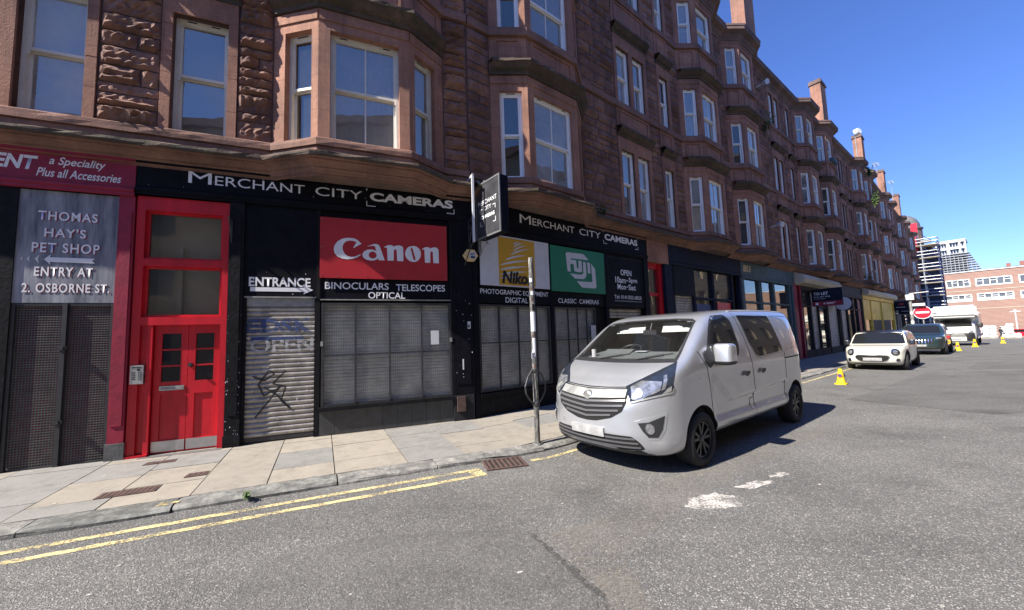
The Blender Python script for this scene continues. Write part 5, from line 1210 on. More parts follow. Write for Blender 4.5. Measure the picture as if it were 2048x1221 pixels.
# cab inside
b = MB(); b.prism([(.80, 1.02), (1.36, 1.02), (1.38, 1.37), (1.30, 1.385), (.82, 1.285)], -.84, .84); b.prism([(1.15, 1.2), (1.44, 1.2), (1.42, 1.41), (1.3, 1.42), (1.15, 1.36)], .14, .64); b.build('dashboard', 'dash', V.t)
b = MB(); b.box(2.5, 2.55, -.72, .72, .4, 1.80); b.box(.72, 2.5, -.86, .86, .4, .45); b.box(1.85, 2.5, -.68, .68, 1.80, 1.82)
for sg in (-1, 1): b.quad((1.0, .86 * sg, .45), (2.5, .86 * sg, .45), (2.5, .84 * sg, 1.25), (1.0, .84 * sg, 1.25)); b.quad((1.05, .84 * sg, 1.25), (2.5, .84 * sg, 1.25), (2.5, .69 * sg, 1.8), (1.8, .69 * sg, 1.8))
b.build('cab_lining', 'seat', V.t)
for y0, y1 in ((.18, .68), (-.30, .1), (-.70, -.31)):
    b = MB(); b.box(1.85, 2.25, y0, y1, .75, .9); b.add([(2.15, y0, .9), (2.3, y0, .9), (2.45, y0 + .04, 1.5), (2.33, y0 + .06, 1.5), (2.15, y1, .9), (2.3, y1, .9), (2.45, y1 - .04, 1.5), (2.33, y1 - .06, 1.5)], [(0, 1, 2, 3), (7, 6, 5, 4), (0, 3, 7, 4), (1, 5, 6, 2), (3, 2, 6, 7)]); b.box(2.34, 2.44, y0 + .1, y1 - .1, 1.53, 1.7); b.build('seat', 'seat', V.t)
b = MB(); c = Vector((1.52, .4, 1.37)); ax = Vector((-.5, 0, .85)).normalized(); e1 = Vector((0, 1, 0)); e2 = ax.cross(e1)
pts = [c + (e1 * cos(2 * pi * i / 24) + e2 * sin(2 * pi * i / 24)) * .2 for i in range(25)]; b.tube(pts, .016, 8); b.tube([c - e1 * .2, c + e1 * .2], .02, 6); b.tube([c, c - e2 * .2], .02, 6); b.tube([c, c - ax * .25], .03, 6); b.build('steering_wheel', 'plastic', V.t)
b = MB()
for y0, y1 in ((.14, .66), (-.66, -.16)): b.add([(1.58, y0, 1.66), (1.58, y1, 1.66), (1.66, y1, 1.80), (1.66, y0, 1.80), (1.6, y0, 1.655), (1.6, y1, 1.655), (1.68, y1, 1.80), (1.68, y0, 1.80)], [(0, 3, 2, 1), (4, 5, 6, 7), (0, 1, 5, 4), (3, 7, 6, 2), (0, 4, 7, 3), (1, 2, 6, 5)])
b.build('sun_visor', 'visor', V.t)
b = MB(); b.box(1.52, 1.55, -.1, .12, 1.63, 1.7); b.tube([(1.54, 0, 1.7), (1.6, 0, 1.82)], .012, 6); b.build('rear_view_mirror', 'plastic', V.t)
b = MB(); b.cyl((.98, .66, 1.31), (.98, .66, 1.43), .035, .035, 12); b.build('cup', 'white_letter', V.t); b = MB(); b.box(1.2, 1.32, -.12, .06, 1.385, 1.395); b.build('paper', 'paper', V.t)
# side glass, door lines
V.side('side_window', [(1.27, 1.375), (1.47, 1.66), (1.62, 1.80), (1.77, 1.875), (2.1, 1.885), (2.22, 1.81), (2.28, 1.42), (2.24, 1.3), (2.06, 1.27), (1.34, 1.25)], 'plastic', rad=.05, off=.002)
V.side('side_window', [(1.36, 1.34), (1.50, 1.62), (1.64, 1.77), (1.78, 1.845), (2.08, 1.855), (2.185, 1.79), (2.245, 1.41), (2.2, 1.32), (2.05, 1.3), (1.38, 1.28)], 'tint_glass', rad=.03, off=.005)
V.side('mirror_base', [(1.20, 1.385), (1.30, 1.41), (1.44, 1.38), (1.47, 1.27), (1.33, 1.175), (1.22, 1.27)], 'plastic', rad=.02, off=.012)
V.side('side_window', [(2.5, 1.88), (3.69, 1.88), (3.96, 1.285), (2.95, 1.235), (2.84, 1.27), (2.65, 1.48)], 'tint_glass', rad=.03, off=.004)
for pl in ([(3.78, 1.88), (4.62, 1.875), (4.7, 1.8), (4.79, 1.42), (4.74, 1.34), (4.02, 1.285)], [(2.47, 1.90), (2.62, 1.48), (2.83, 1.245), (2.95, 1.215), (3.97, 1.265)]): V.strip('panel_groove', pl, .008, 'grey_plastic')
for pl in ([(2.34, 1.945), (2.40, 1.85), (2.5, 1.6), (2.645, 1.16), (2.665, .9), (2.70, .31)], [(4.015, 1.26), (4.02, 1.08), (3.985, .6), (3.97, .32)], [(1.24, 1.2), (1.28, 1.0), (1.32, .67), (1.42, .42)], [(1.24, 1.2), (1.1, 1.36), (1.02, 1.44)], [(2.53, .645), (2.68, .65)], [(2.53, .645), (2.54, .44)]): V.strip('door_gap', pl, .009, 'arch')
V.strip('door_rail', [(4.0, 1.155), (5.04, 1.165)], .022, 'arch'); V.strip('sill_seam', [(1.5, .335), (2.7, .325), (4.0, .33)], .012, 'arch')
for x in (2.28, 2.87): V.side('door_handle', [(x, 1.01), (x + .06, 1.06), (x + .18, 1.055), (x + .2, 1.03), (x + .16, 1.005), (x + .1, .985), (x + .04, .99)], 'plastic', rad=.01, off=.03, skirt=.0)
V.side('side_repeater', [(.985, 1.055), (1.045, 1.055), (1.045, 1.085), (.985, 1.085)], 'lens', rad=.012, off=.008)
# front: grille, badge, lamps, plate
gp_ = [(-.53, 1.005), (-.25, .985), (0, .98), (.25, .985), (.53, 1.005), (.55, .85), (.50, .74), (.36, .655), (.15, .6), (0, .59), (-.15, .6), (-.36, .655), (-.50, .74), (-.55, .85)]
V.nose('grille', gp_, 'arch', off=.003, rad=.02)
V.nose('grille_bar', [(-.51, .99), (0, .968), (.51, .99), (.52, .905), (0, .865), (-.52, .905)], 'galv', off=.014, skirt=.014)
for z, w in ((.835, .53), (.775, .51), (.715, .46), (.655, .36)):
    V.nose('grille_bar', [(-w, z + .048), (0, z + .006), (w, z + .048), (w, z + .026), (0, z - .018), (-w, z + .026)], 'grey_plastic', off=.012, skirt=.012)
b = MB(); b.lathe([(0, -.022), (.05, -.02), (.062, -.012), (.066, -.016), (.076, -.012), (.08, 0), (.08, .03)], 'x', 28); b.add([(-.026, -.03, .035), (-.026, .02, .05), (-.026, .04, .01), (-.026, .015, -.05), (-.026, -.02, -.045), (-.026, -.04, -.01)], [(0, 1, 2, 3, 4, 5)]); bo = b.build('badge', 'steel', V.t); bo.location = (.045, 0, .875)
V.nose('number_plate', [(-.26, .42), (.26, .42), (.26, .53), (-.26, .53)], 'plate', off=.022, skirt=.02, rad=.01)
V.nose('lower_grille', [(-.59, .465), (.59, .465), (.66, .40), (.70, .315), (.35, .275), (-.35, .275), (-.70, .315), (-.66, .40)], 'arch', off=.003, rad=.03)
for z, w in ((.425, .62), (.375, .645), (.325, .66)): V.nose('lower_grille_bar', [(-w, z), (0, z - .015), (w, z), (w, z + .02), (0, z + .006), (-w, z + .02)], 'grey_plastic', off=.009, skirt=.009)
EY = lambda a, z: (.05, -(a - .10), z)
V.decal('lower_lip', [(.05, -.75, .2), (.05, .75, .2), (.05, .75, .245), (.05, -.75, .245)], 'plastic', (1, 0, 0), off=.012, skirt=.02)
SD = lambda x, z: (x, -.87, z)
for nm, pts, m, of in (('headlight', [EY(.68, 1.045), EY(.72, .865), SD(.545, .945), SD(.60, .985), SD(.575, 1.04), SD(.62, 1.13), SD(.70, 1.30)], 'lens_dark', .006),
                       ('headlight_lens', [EY(.745, 1.045), EY(.755, .905), EY(.86, .905), SD(.29, .99), SD(.345, 1.09), EY(.90, 1.125)], 'lens', .011),
                       ('headlight_lens', [SD(.31, .99), SD(.40, 1.0), SD(.455, 1.1), SD(.45, 1.165), SD(.38, 1.155), SD(.37, 1.08)], 'lens', .011),
                       ('headlight_lens', [SD(.33, .945), SD(.53, .96), SD(.545, 1.02), SD(.45, 1.0)], 'galv', .011),
                       ('headlight_trim', [EY(.725, .87), EY(.725, .85), SD(.55, .93), SD(.61, .985), SD(.585, .99), SD(.545, .95)], 'galv', .012),
                       ('fog_surround', [EY(.77, .655), EY(1.19, .80), EY(1.15, .62), EY(1.07, .50), EY(.94, .475), EY(.85, .55)], 'silver', .006),
                       ('fog_housing', [EY(.81, .64), EY(.95, .67), EY(1.155, .77), EY(1.12, .62), EY(1.06, .525), EY(.94, .505), EY(.87, .56)], 'plastic', .012)):
    V.decal(nm, pts, m, off=of, eye=True, both=True, grid=.04)
for cxx, rr, m, of, nm in ((.965, .058, 'chrome', .018, 'fog_lamp'), (.965, .046, 'lens', .022, 'fog_lamp')):
    V.decal(nm, [EY(cxx + rr * cos(a * pi / 10), .60 + rr * sin(a * pi / 10)) for a in range(20)], m, off=of, eye=True, both=True, grid=.03)
V.decal('headlight_lens', [EY(.85 + .05 * cos(a * pi / 10), .985 + .055 * sin(a * pi / 10)) for a in range(20)], 'galv', off=.02, eye=True, both=True, grid=.03)
V.nose('bonnet_gap', [(-.56, 1.012), (-.25, .993), (0, .988), (.25, .993), (.56, 1.012), (.56, 1.022), (.25, 1.003), (0, .998), (-.25, 1.003), (-.56, 1.022)], 'arch', off=.003, skirt=.004)
V.decal('scuttle', [(.6, -.80, 3), (.6, .80, 3), (.78, .84, 3), (.70, .4, 3), (.69, 0, 3), (.70, -.4, 3), (.78, -.84, 3)], 'plastic', (0, 0, -1), off=.006) if False else None
for p0, p1 in (((.70, .32, 1.30), (.80, -.12, 1.365)), ((.70, -.30, 1.30), (.84, -.74, 1.375))):
    b = MB(); hit = []
    for f in [i / 8 for i in range(9)]:
        p = Vector(p0).lerp(Vector(p1), f); h = V.bvh.ray_cast(Vector((-3, p.y, p.z)), Vector((1, 0, 0)))[0] or p; hit.append(h + Vector((-.025, 0, .012)))
    b.tube(hit, .009, 6); b.tube(hit[2:7], .015, 6); b.build('wiper', 'plastic', V.t)
V.mirror(1.56, .93, 1.345, 'silver', 1.0); V.wheels((1.03, 4.42), .955, .33, .225, .222, 'alloy_black', 5, True)
b = MB(); b.box(.4, 5.0, -.7, .7, .24, .32); b.build('underbody', 'arch', V.t)
V.side('tail_lamp', [(5.06, 1.25), (5.14, 1.22), (5.17, .82), (5.10, .80)], 'sign_red', rad=.02)
V.decal('roof_strip', [(2.36, -.79, 3), (4.6, -.79, 3), (4.6, -.765, 3), (2.36, -.765, 3)], 'galv', (0, 0, -1), off=.006, both=True)
V.decal('bumper_sensor', [EY(-.38, .56), EY(-.34, .56), EY(-.33, .51), EY(-.37, .51)], 'silver', off=.006, eye=True)
# ---- cream white hatchback
ms = dict(zt=pchip([(0, .76), (.1, .82), (.3, .865), (.8, .905), (1.05, .93), (1.15, .97), (1.6, 1.38), (1.9, 1.46), (3.0, 1.44), (3.45, 1.37), (3.7, 1.15), (3.85, .95)]), zb=pchip([(0, .2), (.6, .16), (3.2, .17), (3.85, .3)]),
          hw=pchip([(0, .76), (.2, .82), (.7, .86), (3.2, .865), (3.85, .78)]), tum=pchip([(.2, .95), (.5, 1), (.85, .99), (1.0, .965), (1.35, .87), (1.46, .82)]), front=pchip([(.2, .08), (.4, 0), (.65, .0), (.75, .03), (.9, .12)]), rear=pchip([(.3, .1), (.6, 0), (.9, .1), (1.3, .2)]), curve=.2, k=9, n=(70, 22, 22))
K = Car('white_hatchback', 'cream white small hatchback with a black roof, round lamps, facing the camera', 'car', 15.3, 3.24, 3.85, ms, 'white_car', (.76, 3.24), .31, .84)
K.nose('windscreen', [(-.78, .95), (.78, .95), (.69, 1.33), (.4, 1.375), (-.4, 1.375), (-.69, 1.33)], 'tint_glass', rad=.05)
K.decal('roof', [(1.62, -.66, 3), (1.56, 0, 3), (1.62, .66, 3), (3.5, .64, 3), (3.5, -.64, 3)], 'black_car', (0, 0, -1), off=.005)
K.side('side_window', [(1.22, .95), (1.64, 1.35), (2.9, 1.375), (3.35, 1.3), (3.5, 1.0)], 'tint_glass', rad=.05)
K.strip('door_gap', [(1.25, .98), (1.3, .6), (1.35, .3)], .01, 'arch'); K.strip('door_gap', [(2.5, 1.3), (2.55, .9), (2.45, .3)], .01, 'arch')
K.side('sill_trim', [(1.15, .17), (2.85, .17), (2.85, .28), (1.15, .28)], 'plastic', off=.006)
for x in (.76, 3.24): K.side('arch_trim', [(x + r_ * cos(a), .33 + r_ * sin(a)) for r_, sgn in ((.375, 1),) for a in [pi * i / 16 for i in range(17)]] + [(x - .43 * cos(pi * i / 16), .33 + .43 * sin(pi * i / 16)) for i in range(17)], 'plastic', off=.006)
K.nose('grille', [(-.5, .5), (-.42, .57), (.42, .57), (.5, .5), (.42, .36), (.3, .32), (-.3, .32), (-.42, .36)], 'chrome', rad=.06, off=.006); K.nose('grille_opening', [(-.46, .495), (-.4, .545), (.4, .545), (.46, .495), (.4, .375), (.28, .34), (-.28, .34), (-.4, .375)], 'arch', rad=.05, off=.011)
K.nose('number_plate', [(-.26, .36), (.26, .36), (.26, .47), (-.26, .47)], 'plate', off=.02)
K.nose('chin', [(-.7, .19), (.7, .19), (.6, .26), (-.6, .26)], 'plastic', off=.008)
for r_, m, of, nm in ((.125, 'chrome', .008, 'headlight'), (.105, 'lens_dark', .013, 'headlight_lens'), (.07, 'lens', .017, 'headlight_lens')): K.decal(nm, [(.2, -.6 + r_ * 1.05 * cos(a * pi / 10), .67 + r_ * 1.05 * sin(a * pi / 10)) for a in range(20)], m, (1, .25, 0), off=of, both=True, grid=.03)
for r_, m, of, nm in ((.065, 'chrome', .008, 'fog_lamp'), (.045, 'lens_dark', .012, 'fog_lamp')): K.decal(nm, [(.2, -.66 + r_ * cos(a * pi / 8), .385 + r_ * sin(a * pi / 8)) for a in range(16)], m, (1, .2, 0), off=of, both=True, grid=.03)
b = MB(); b.lathe([(0, -.012), (.03, -.01), (.035, 0)], 'x', 16); bo = b.build('badge', 'chrome', K.t); bo.location = (.1, 0, .71)
K.mirror(1.3, .85, 1.0, 'black_car', .72); K.wheels((.76, 3.24), .85, .31, .2, .22, 'alloy_black', 5, True, .12)
b = MB(); b.box(.4, 3.5, -.7, .7, .18, .26); b.build('underbody', 'arch', K.t)
# ---- dark teal off-roader
us_ = dict(zt=pchip([(0, .86), (.1, .95), (.3, 1.01), (.9, 1.07), (1.15, 1.12), (1.75, 1.58), (2.1, 1.66), (3.6, 1.67), (4.2, 1.6), (4.45, 1.3)]), zb=pchip([(0, .3), (.6, .26), (3.8, .28), (4.45, .4)]),
           hw=pchip([(0, .82), (.2, .89), (.6, .93), (3.9, .93), (4.45, .88)]), tum=pchip([(.3, .95), (.6, 1), (1.0, .99), (1.15, .95), (1.6, .78), (1.68, .73)]), front=pchip([(.3, .08), (.5, 0), (.9, .03), (1.0, .08)]), rear=pchip([(.4, .1), (.7, 0), (1.6, .2)]), curve=.22, k=9, n=(60, 20, 20))
R = Car('teal_suv', 'dark teal off-roader with a slatted grille, behind the cream white hatchback', 'car', 25.9, 3.4, 4.45, us_, 'teal_car', (.9, 3.6), .36, .92)
R.nose('windscreen', [(-.74, 1.15), (.74, 1.15), (.64, 1.53), (.4, 1.58), (-.4, 1.58), (-.64, 1.53)], 'tint_glass', rad=.05)
R.side('side_window', [(1.4, 1.12), (1.9, 1.5), (3.9, 1.52), (4.1, 1.15)], 'tint_glass', rad=.06)
R.nose('grille', [(-.55, .86), (.55, .86), (.5, .6), (-.5, .6)], 'arch', rad=.03)
for i in range(9): x = -.46 + i * .115; R.nose('grille_slat', [(x - .02, .62), (x + .02, .62), (x + .02, .85), (x - .02, .85)], 'chrome', off=.012)
R.nose('number_plate', [(-.26, .45), (.26, .45), (.26, .56), (-.26, .56)], 'plate', off=.02); R.nose('skid_plate', [(-.7, .3), (.7, .3), (.62, .4), (-.62, .4)], 'galv', off=.01)
R.decal('headlight', [(.2, -.6, .92), (.2, -.86, .93), (.2, -.86, .86), (.2, -.6, .84)], 'lens', (1, .3, 0), both=True, off=.008); R.decal('side_intake', [(.2, -.66, .74), (.2, -.86, .76), (.2, -.84, .5), (.2, -.7, .5)], 'plastic', (1, .3, 0), both=True, off=.008)
R.mirror(1.4, .93, 1.15, 'white_letter', .85); R.wheels((.9, 3.6), .93, .36, .23, .25, 'alloy', 5, False)
for pl in ([(1.3, 1.1), (1.35, .5)], [(2.5, 1.5), (2.5, .4)], [(3.5, 1.5), (3.6, .95)]): R.strip('door_gap', pl, .012, 'arch')
R.decal('roof_bar', [(1.9, -.66, 3), (3.9, -.66, 3), (3.9, -.62, 3), (1.9, -.62, 3)], 'alloy_black', (0, 0, -1), off=.04, both=True)
b = MB(); b.box(.4, 4.1, -.75, .75, .28, .36); b.build('underbody', 'arch', R.t)
# ---- white motorhome
hs = dict(zt=pchip([(0, .95), (.12, 1.03), (.5, 1.2), (.85, 1.32), (1.5, 1.85), (1.9, 2.0), (2.4, 2.05)]), zb=pchip([(0, .25), (.5, .28), (2.4, .35)]), hw=pchip([(0, .86), (.2, .94), (.6, .99), (2.4, 1.0)]), tum=pchip([(.3, .96), (.6, 1), (1.25, .98), (1.9, .86), (2.05, .8)]), front=pchip([(.25, .06), (.5, 0), (.95, .06)]), rear=pchip([(.3, 0), (2, 0)]), curve=.22, k=9, n=(44, 20, 20))
H = Car('motorhome', 'white motorhome with a rounded box over its cab, farthest of the parked row', 'motorhome', 38.6, 3.95, 2.4, hs, 'white_van', (.95,), .34, .98)
bm = bmesh.new(); prof = [(1.9, .45), (6.6, .5), (6.65, 2.85), (6.4, 2.95), (1.3, 2.95), (.75, 2.75), (.52, 2.4), (.56, 2.12), (.8, 2.0), (1.9, 1.98)]
va = [bm.verts.new((x, -1.12, z)) for x, z in prof]; vb = [bm.verts.new((x, 1.12, z)) for x, z in prof]; n = len(prof)
bm.faces.new(va); bm.faces.new(vb[::-1])
for i in range(n): bm.faces.new((va[(i + 1) % n], va[i], vb[i], vb[(i + 1) % n]))
bmesh.ops.recalc_face_normals(bm, faces=bm.faces); bmesh.ops.bevel(bm, geom=[e for e in bm.edges], offset=.12, segments=4, affect='EDGES')
me = bpy.data.meshes.new('coach_body'); bm.to_mesh(me); bm.free(); me.materials.append(M['white_van']); me.polygons.foreach_set('use_smooth', [True] * len(me.polygons)); me.set_sharp_from_angle(angle=radians(35)); obj('coach_body', me, H.t)
H.nose('windscreen', [(-.84, 1.36), (.84, 1.36), (.76, 1.85), (.5, 1.92), (-.5, 1.92), (-.76, 1.85)], 'tint_glass', rad=.05); H.side('side_window', [(1.1, 1.35), (1.5, 1.72), (2.1, 1.8), (2.15, 1.35)], 'tint_glass', rad=.05)
H.nose('grille', [(-.55, .95), (.55, .95), (.5, .62), (-.5, .62)], 'arch', rad=.05)
for z in (.88, .8, .72, .65): H.nose('grille_bar', [(-.5, z), (.5, z), (.5, z + .03), (-.5, z + .03)], 'galv', off=.012)
H.nose('number_plate', [(-.26, .45), (.26, .45), (.26, .56), (-.26, .56)], 'plate', off=.02)
H.decal('headlight', [(.2, -.62, .98), (.2, -.92, 1.1), (.2, -.92, .88), (.2, -.64, .85)], 'lens', (1, .35, 0), both=True, off=.008); H.decal('front_cover', [(.2, -.45, .9), (.2, -.95, .9), (.2, -.98, .35), (.2, -.5, .35)], 'plastic', (1, .3, 0), off=.03)
H.mirror(1.35, 1.02, 1.45, 'plastic', 1.2); H.wheels((.95, 5.2), 1.0, .34, .22, .2, 'alloy', 5, False)
b = MB()
for x in (2.6, 4.2): b.box(x, x + 1.1, -1.128, -1.12, 1.5, 2.1)
b.build('coach_window', 'tint_glass', H.t); b = MB(); b.box(5.4, 6.0, -1.126, -1.12, .7, 2.4); b.build('coach_door', 'sign_white', H.t); b = MB(); b.box(2.2, 6.4, -.9, .9, .4, .5); b.build('underbody', 'arch', H.t); b = MB(); b.box(2.0, 6.5, -1.124, -1.12, .62, .82); b.build('stripe', 'galv', H.t)
# ---------------------------------------------------------------- street furniture and the far end of the street
pl = thing('sign_pole', 'bare grey pole with peeling stickers and a hoop for locking cycles', 'pole', FB.p(-.155, 2.0, KH), FB.rot)
b = MB(); b.lathe([(.038, .0), (.04, .02), (.04, 2.75), (.036, 2.83), (.0, 2.835)], 'z', 16); b.lathe([(.0, .02), (.075, .015), (.08, 0)], 'z', 16); b.build('shaft', 'pole', pl, smooth=True)
b = MB(); b.lathe([(.05, 0), (.055, .01), (.055, .05), (.05, .06)], 'z', 14, c=(0, 0, 1.06)); b.lathe([(.05, 0), (.055, .01), (.055, .05), (.05, .06)], 'z', 14, c=(0, 0, .56))
b.build('clamp', 'iron', pl)
b = MB()
for sg in (1, -1): b.tube([(sg * .05, 0, 1.1), (sg * .14, 0, 1.0), (sg * .2, 0, .86), (sg * .19, 0, .76), (sg * .12, 0, .66), (sg * .05, 0, .59)], .014, 8)
b.build('cycle_hoop', 'iron', pl)
g = random.Random(4)
def wrap(z0, z1, a0, a1, m, nm='sticker', r=.0415):
    q = MB(); n = 8; a = [radians(a0 + (a1 - a0) * i / n) for i in range(n + 1)]
    for i in range(n): q.quad((r * cos(a[i]), r * sin(a[i]), z0), (r * cos(a[i + 1]), r * sin(a[i + 1]), z0), (r * cos(a[i + 1]), r * sin(a[i + 1]), z1), (r * cos(a[i]), r * sin(a[i]), z1))
    return q.build(nm, m, pl)
wrap(1.68, 1.98, 170, 300, 'sign_white'); wrap(1.4, 1.58, 200, 270, 'paper'); wrap(1.3, 1.4, 180, 260, 'sign_white'); wrap(2.15, 2.2, 190, 240, 'rust'); wrap(2.24, 2.3, 200, 260, 'sign_white'); wrap(2.3, 2.36, 190, 250, 'rust'); wrap(1.6, 1.63, 190, 280, 'rust'); wrap(2.0, 2.1, 220, 280, 'black_letter'); wrap(1.12, 1.18, 200, 260, 'rust'); wrap(2.44, 2.5, 180, 240, 'sign_white')
b = MB(); b.box(-.09, -.03, -.05, -.043, 1.27, 1.36); b.build('sticker', 'sign_white', pl)
def cone(label, u, off, h, z=0, fr=FB, lean=0):
    t = thing('traffic_cone', label, 'cone', fr.p(u, off, z), fr.rot, 'yellow no-waiting cones along the parked row')
    b = MB(); s = h / .5; b.box(-.15 * s, .15 * s, -.15 * s, .15 * s, 0, .035 * s)
    n = 16; vs = []
    for zz, r, sq in ((.035, .125, .75), (.25, .085, .4), (.48, .055, .2), (.5, .05, .2)):
        for i in range(n): a = 2 * pi * i / n; k = 1 / max(abs(cos(a)), abs(sin(a))); rr = r * ((1 - sq) + sq * min(k, 1.25)); vs.append((rr * s * cos(a), rr * s * sin(a), zz * s))
    b.add(vs, [(j * n + i, j * n + (i + 1) % n, (j + 1) * n + (i + 1) % n, (j + 1) * n + i) for j in range(3) for i in range(n)] + [tuple(range(3 * n, 4 * n))]); b.build('body', 'cone', t)
    for dx, dy in ((-1, 0), (0, -1)):
        q = MB(); d = Vector((dx, dy, 0)); c = d * .097 * s + Vector((0, 0, .29 * s)); e1 = Vector((-dy, dx, 0)); e2 = (Vector((0, 0, 1)) - d * .16).normalized()
        for r, k in ((.062, 0), (.042, 1)): q.add([c + d * (.004 + k * .003) + (e1 * cos(2 * pi * i / 16) + e2 * sin(2 * pi * i / 16)) * r * s for i in range(16)], [tuple(range(16))], k)
        q.build('roundel', ['cone_mark', 'graf_blue'], t)
    return t
cone('yellow no-waiting cone standing in front of the cream white hatchback', 10.35, 3.35, .44)
cone('yellow no-waiting cone tucked against the side of the teal off-roader', 31.0, 4.45, .5); cone('yellow no-waiting cone standing by the front wheel of the motorhome', 36.6, 4.9, .52); cone('small yellow no-waiting cone beyond the motorhome', 45.5, 6.0, .5, -.08)
ns = thing('no_entry_sign', 'round red no entry sign with a white bar on a short post', 'sign', FB.p(37.8, 2.55, 0), FB.rot)
b = MB(); b.cyl((0, 0, 0), (0, 0, 3.1), .04, .04, 10); b.build('post', 'galv', ns); b = MB(); b.cyl((-.06, 0, 2.52), (-.09, 0, 2.52), .46, .46, 32); b.build('disc', 'sign_red', ns)
b = MB(); b.lathe([(.445, -.095), (.49, -.095), (.49, -.05), (.445, -.05)], 'x', 32, c=(0, 0, 2.52)); b.build('rim', 'sign_white', ns); b = MB(); b.box(-.1, -.091, -.35, .35, 2.45, 2.59); b.build('bar', 'sign_white', ns)
b = MB(); b.box(-.16, .1, -.2, .2, 3.06, 3.15); b.build('sign_lamp', 'white_wrap', ns)
cp_ = thing('camera_pole', 'pale street pole with white cabinet and arm carrying a traffic camera', 'pole', FB.p(37.6, 2.0, 0), FB.rot)
b = MB(); b.cyl((0, 0, 0), (0, 0, 3.9), .09, .08, 12); b.build('pole', 'galv', cp_); b = MB(); b.box(-.2, .2, -.22, .22, 3.5, 3.9); b.build('cabinet', 'white_wrap', cp_); b = MB(); b.cyl((0, 0, 3.97), (0, -1.0, 4.02), .035, .035, 8); b.build('arm', 'galv', cp_); b = MB(); b.box(-.12, .12, -.75, -.1, 3.02, 3.2); b.build('lamp_head', 'white_wrap', cp_)
for z, m in ((1.7, 'sign_white'), (2.1, 'galv'), (2.4, 'sign_white')): b = MB(); b.cyl((0, 0, z), (0, 0, z + .22), .098, .097, 12); b.build('sticker_band', m, cp_)
# scaffolding tower
def cross(u, off, z=0): return FB.p(u, off, z)
sc = thing('scaffold_tower', 'blue and grey scaffold tower with boarded lifts at the far corner', 'scaffold', cross(81.8, -.3, -.8), FB.rot)
b = MB(); g_ = MB(); pk = MB()
for y in (-1.1, .6, 2.0):
    for x in (0, 1.6, 3.2): (b if y < 0 else g_).tube([(x, y, 0), (x, y, 14.8)], .07, 6)
for k in range(8):
    z = .8 + k * 1.95
    pk.box(-.1, 3.3, -1.2, 2.1, z, z + .09)
    for x in (0, 3.2):
        for h in (.55, 1.05): g_.tube([(x, -1.2, z + h), (x, 2.1, z + h)], .05, 5)
    for h in (.55, 1.05): (b if k % 2 else g_).tube([(-.05, -1.12, z + h), (3.25, -1.12, z + h)], .05, 5)
    b.tube([(0, -1.1, z), (0, .6, z + 1.9)], .045, 5)
b.build('blue_poles', 'scaf_blue', sc); g_.build('grey_poles', 'scaf_grey', sc); pk.build('boards', 'plank', sc)
b = MB(); b.box(1.6, 1.7, -.9, 1.9, 1, 14); b.build('debris_netting', 'scaf_blue', sc)
eb = thing('end_block', 'dark sandstone gable with a lead dome and red hoarding behind the scaffold', 'building', cross(84.5, -.6, -1), FB.rot)
b = MB(); b.box(0, 12, -.6, 12, 0, 14.6); b.build('wall', 'eaves', eb)
b = MB(); b.lathe([(2.1, 0), (2.1, 3.6), (2.25, 3.7), (2.25, 3.9)], 'z', 20, c=(2, 2.4, 14.4)); dr = b.build('drum', 'eaves', eb)
b = MB(); b.lathe([(1.95, 0), (1.9, .8), (1.6, 1.6), (1.0, 2.2), (.3, 2.5), (0, 2.6)], 'z', 24, c=(2, 2.4, 18.2)); b.build('dome', 'dome', eb, smooth=True)
b = MB(); b.box(-2.2, -2.1, .5, 1.2, 16.6, 18.4); b.box(-2.1, -.0, .8, .9, 14, 16.8); b.build('red_hoarding', 'sign_red', eb)
b = MB()
for z, y0 in ((15.6, -.6), (14.6, -.9)): b.box(-1.2, 1.5, y0, 2.2, z, z + .12)
b.build('ledge', 'scaf_grey', eb)
# brick building that closes the street
bb = thing('brick_building', 'long red brick block with white strip windows, closing the end of the street', 'building', cross(112, 0, 0), FB.rot)
b = MB(); wins = [(-4.4, -1.4, 8.67, 9.97, 4), (-.63, 2.3, 8.67, 9.97, 4), (3.16, 7.3, 8.67, 9.97, 5), (8.25, 11.5, 8.67, 9.97, 4), (-4.4, -1.4, 5.82, 7.0, 4), (-.9, 2.3, 5.82, 7.0, 4), (3.15, 7.28, 5.85, 7.05, 5), (8.2, 11.5, 5.85, 7.05, 4)]
ys_ = sorted({-40, 9, *[-w[0] for w in wins], *[-w[1] for w in wins]}); zs_ = sorted({-2.2, 11.45, *[w[2] for w in wins], *[w[3] for w in wins]})
for a, c in zip(ys_, ys_[1:]):
    for d, e in zip(zs_, zs_[1:]):
        my, mz = -(a + c) / 2, (d + e) / 2
        if any(w[0] < my < w[1] and w[2] < mz < w[3] for w in wins): continue
        b.quad((0, c, d), (0, a, d), (0, a, e), (0, c, e))
b.quad((0, 9, -2.2), (0, 9, 11.45), (14, 9, 11.45), (14, 9, -2.2)); b.quad((0, 9, 11.45), (0, -40, 11.45), (14, -40, 11.45), (14, 9, 11.45))
b.build('wall', 'brick', bb)
b = MB(); b.box(-.12, .2, -40, 9.1, 11.45, 11.62); b.build('coping', 'sign_white', bb); b = MB(); b.box(-.06, 0, -40, 9, 7.72, 7.84); b.box(-.04, 0, -40, 9, 4.2, 4.28); b.build('string_course', 'cream', bb)
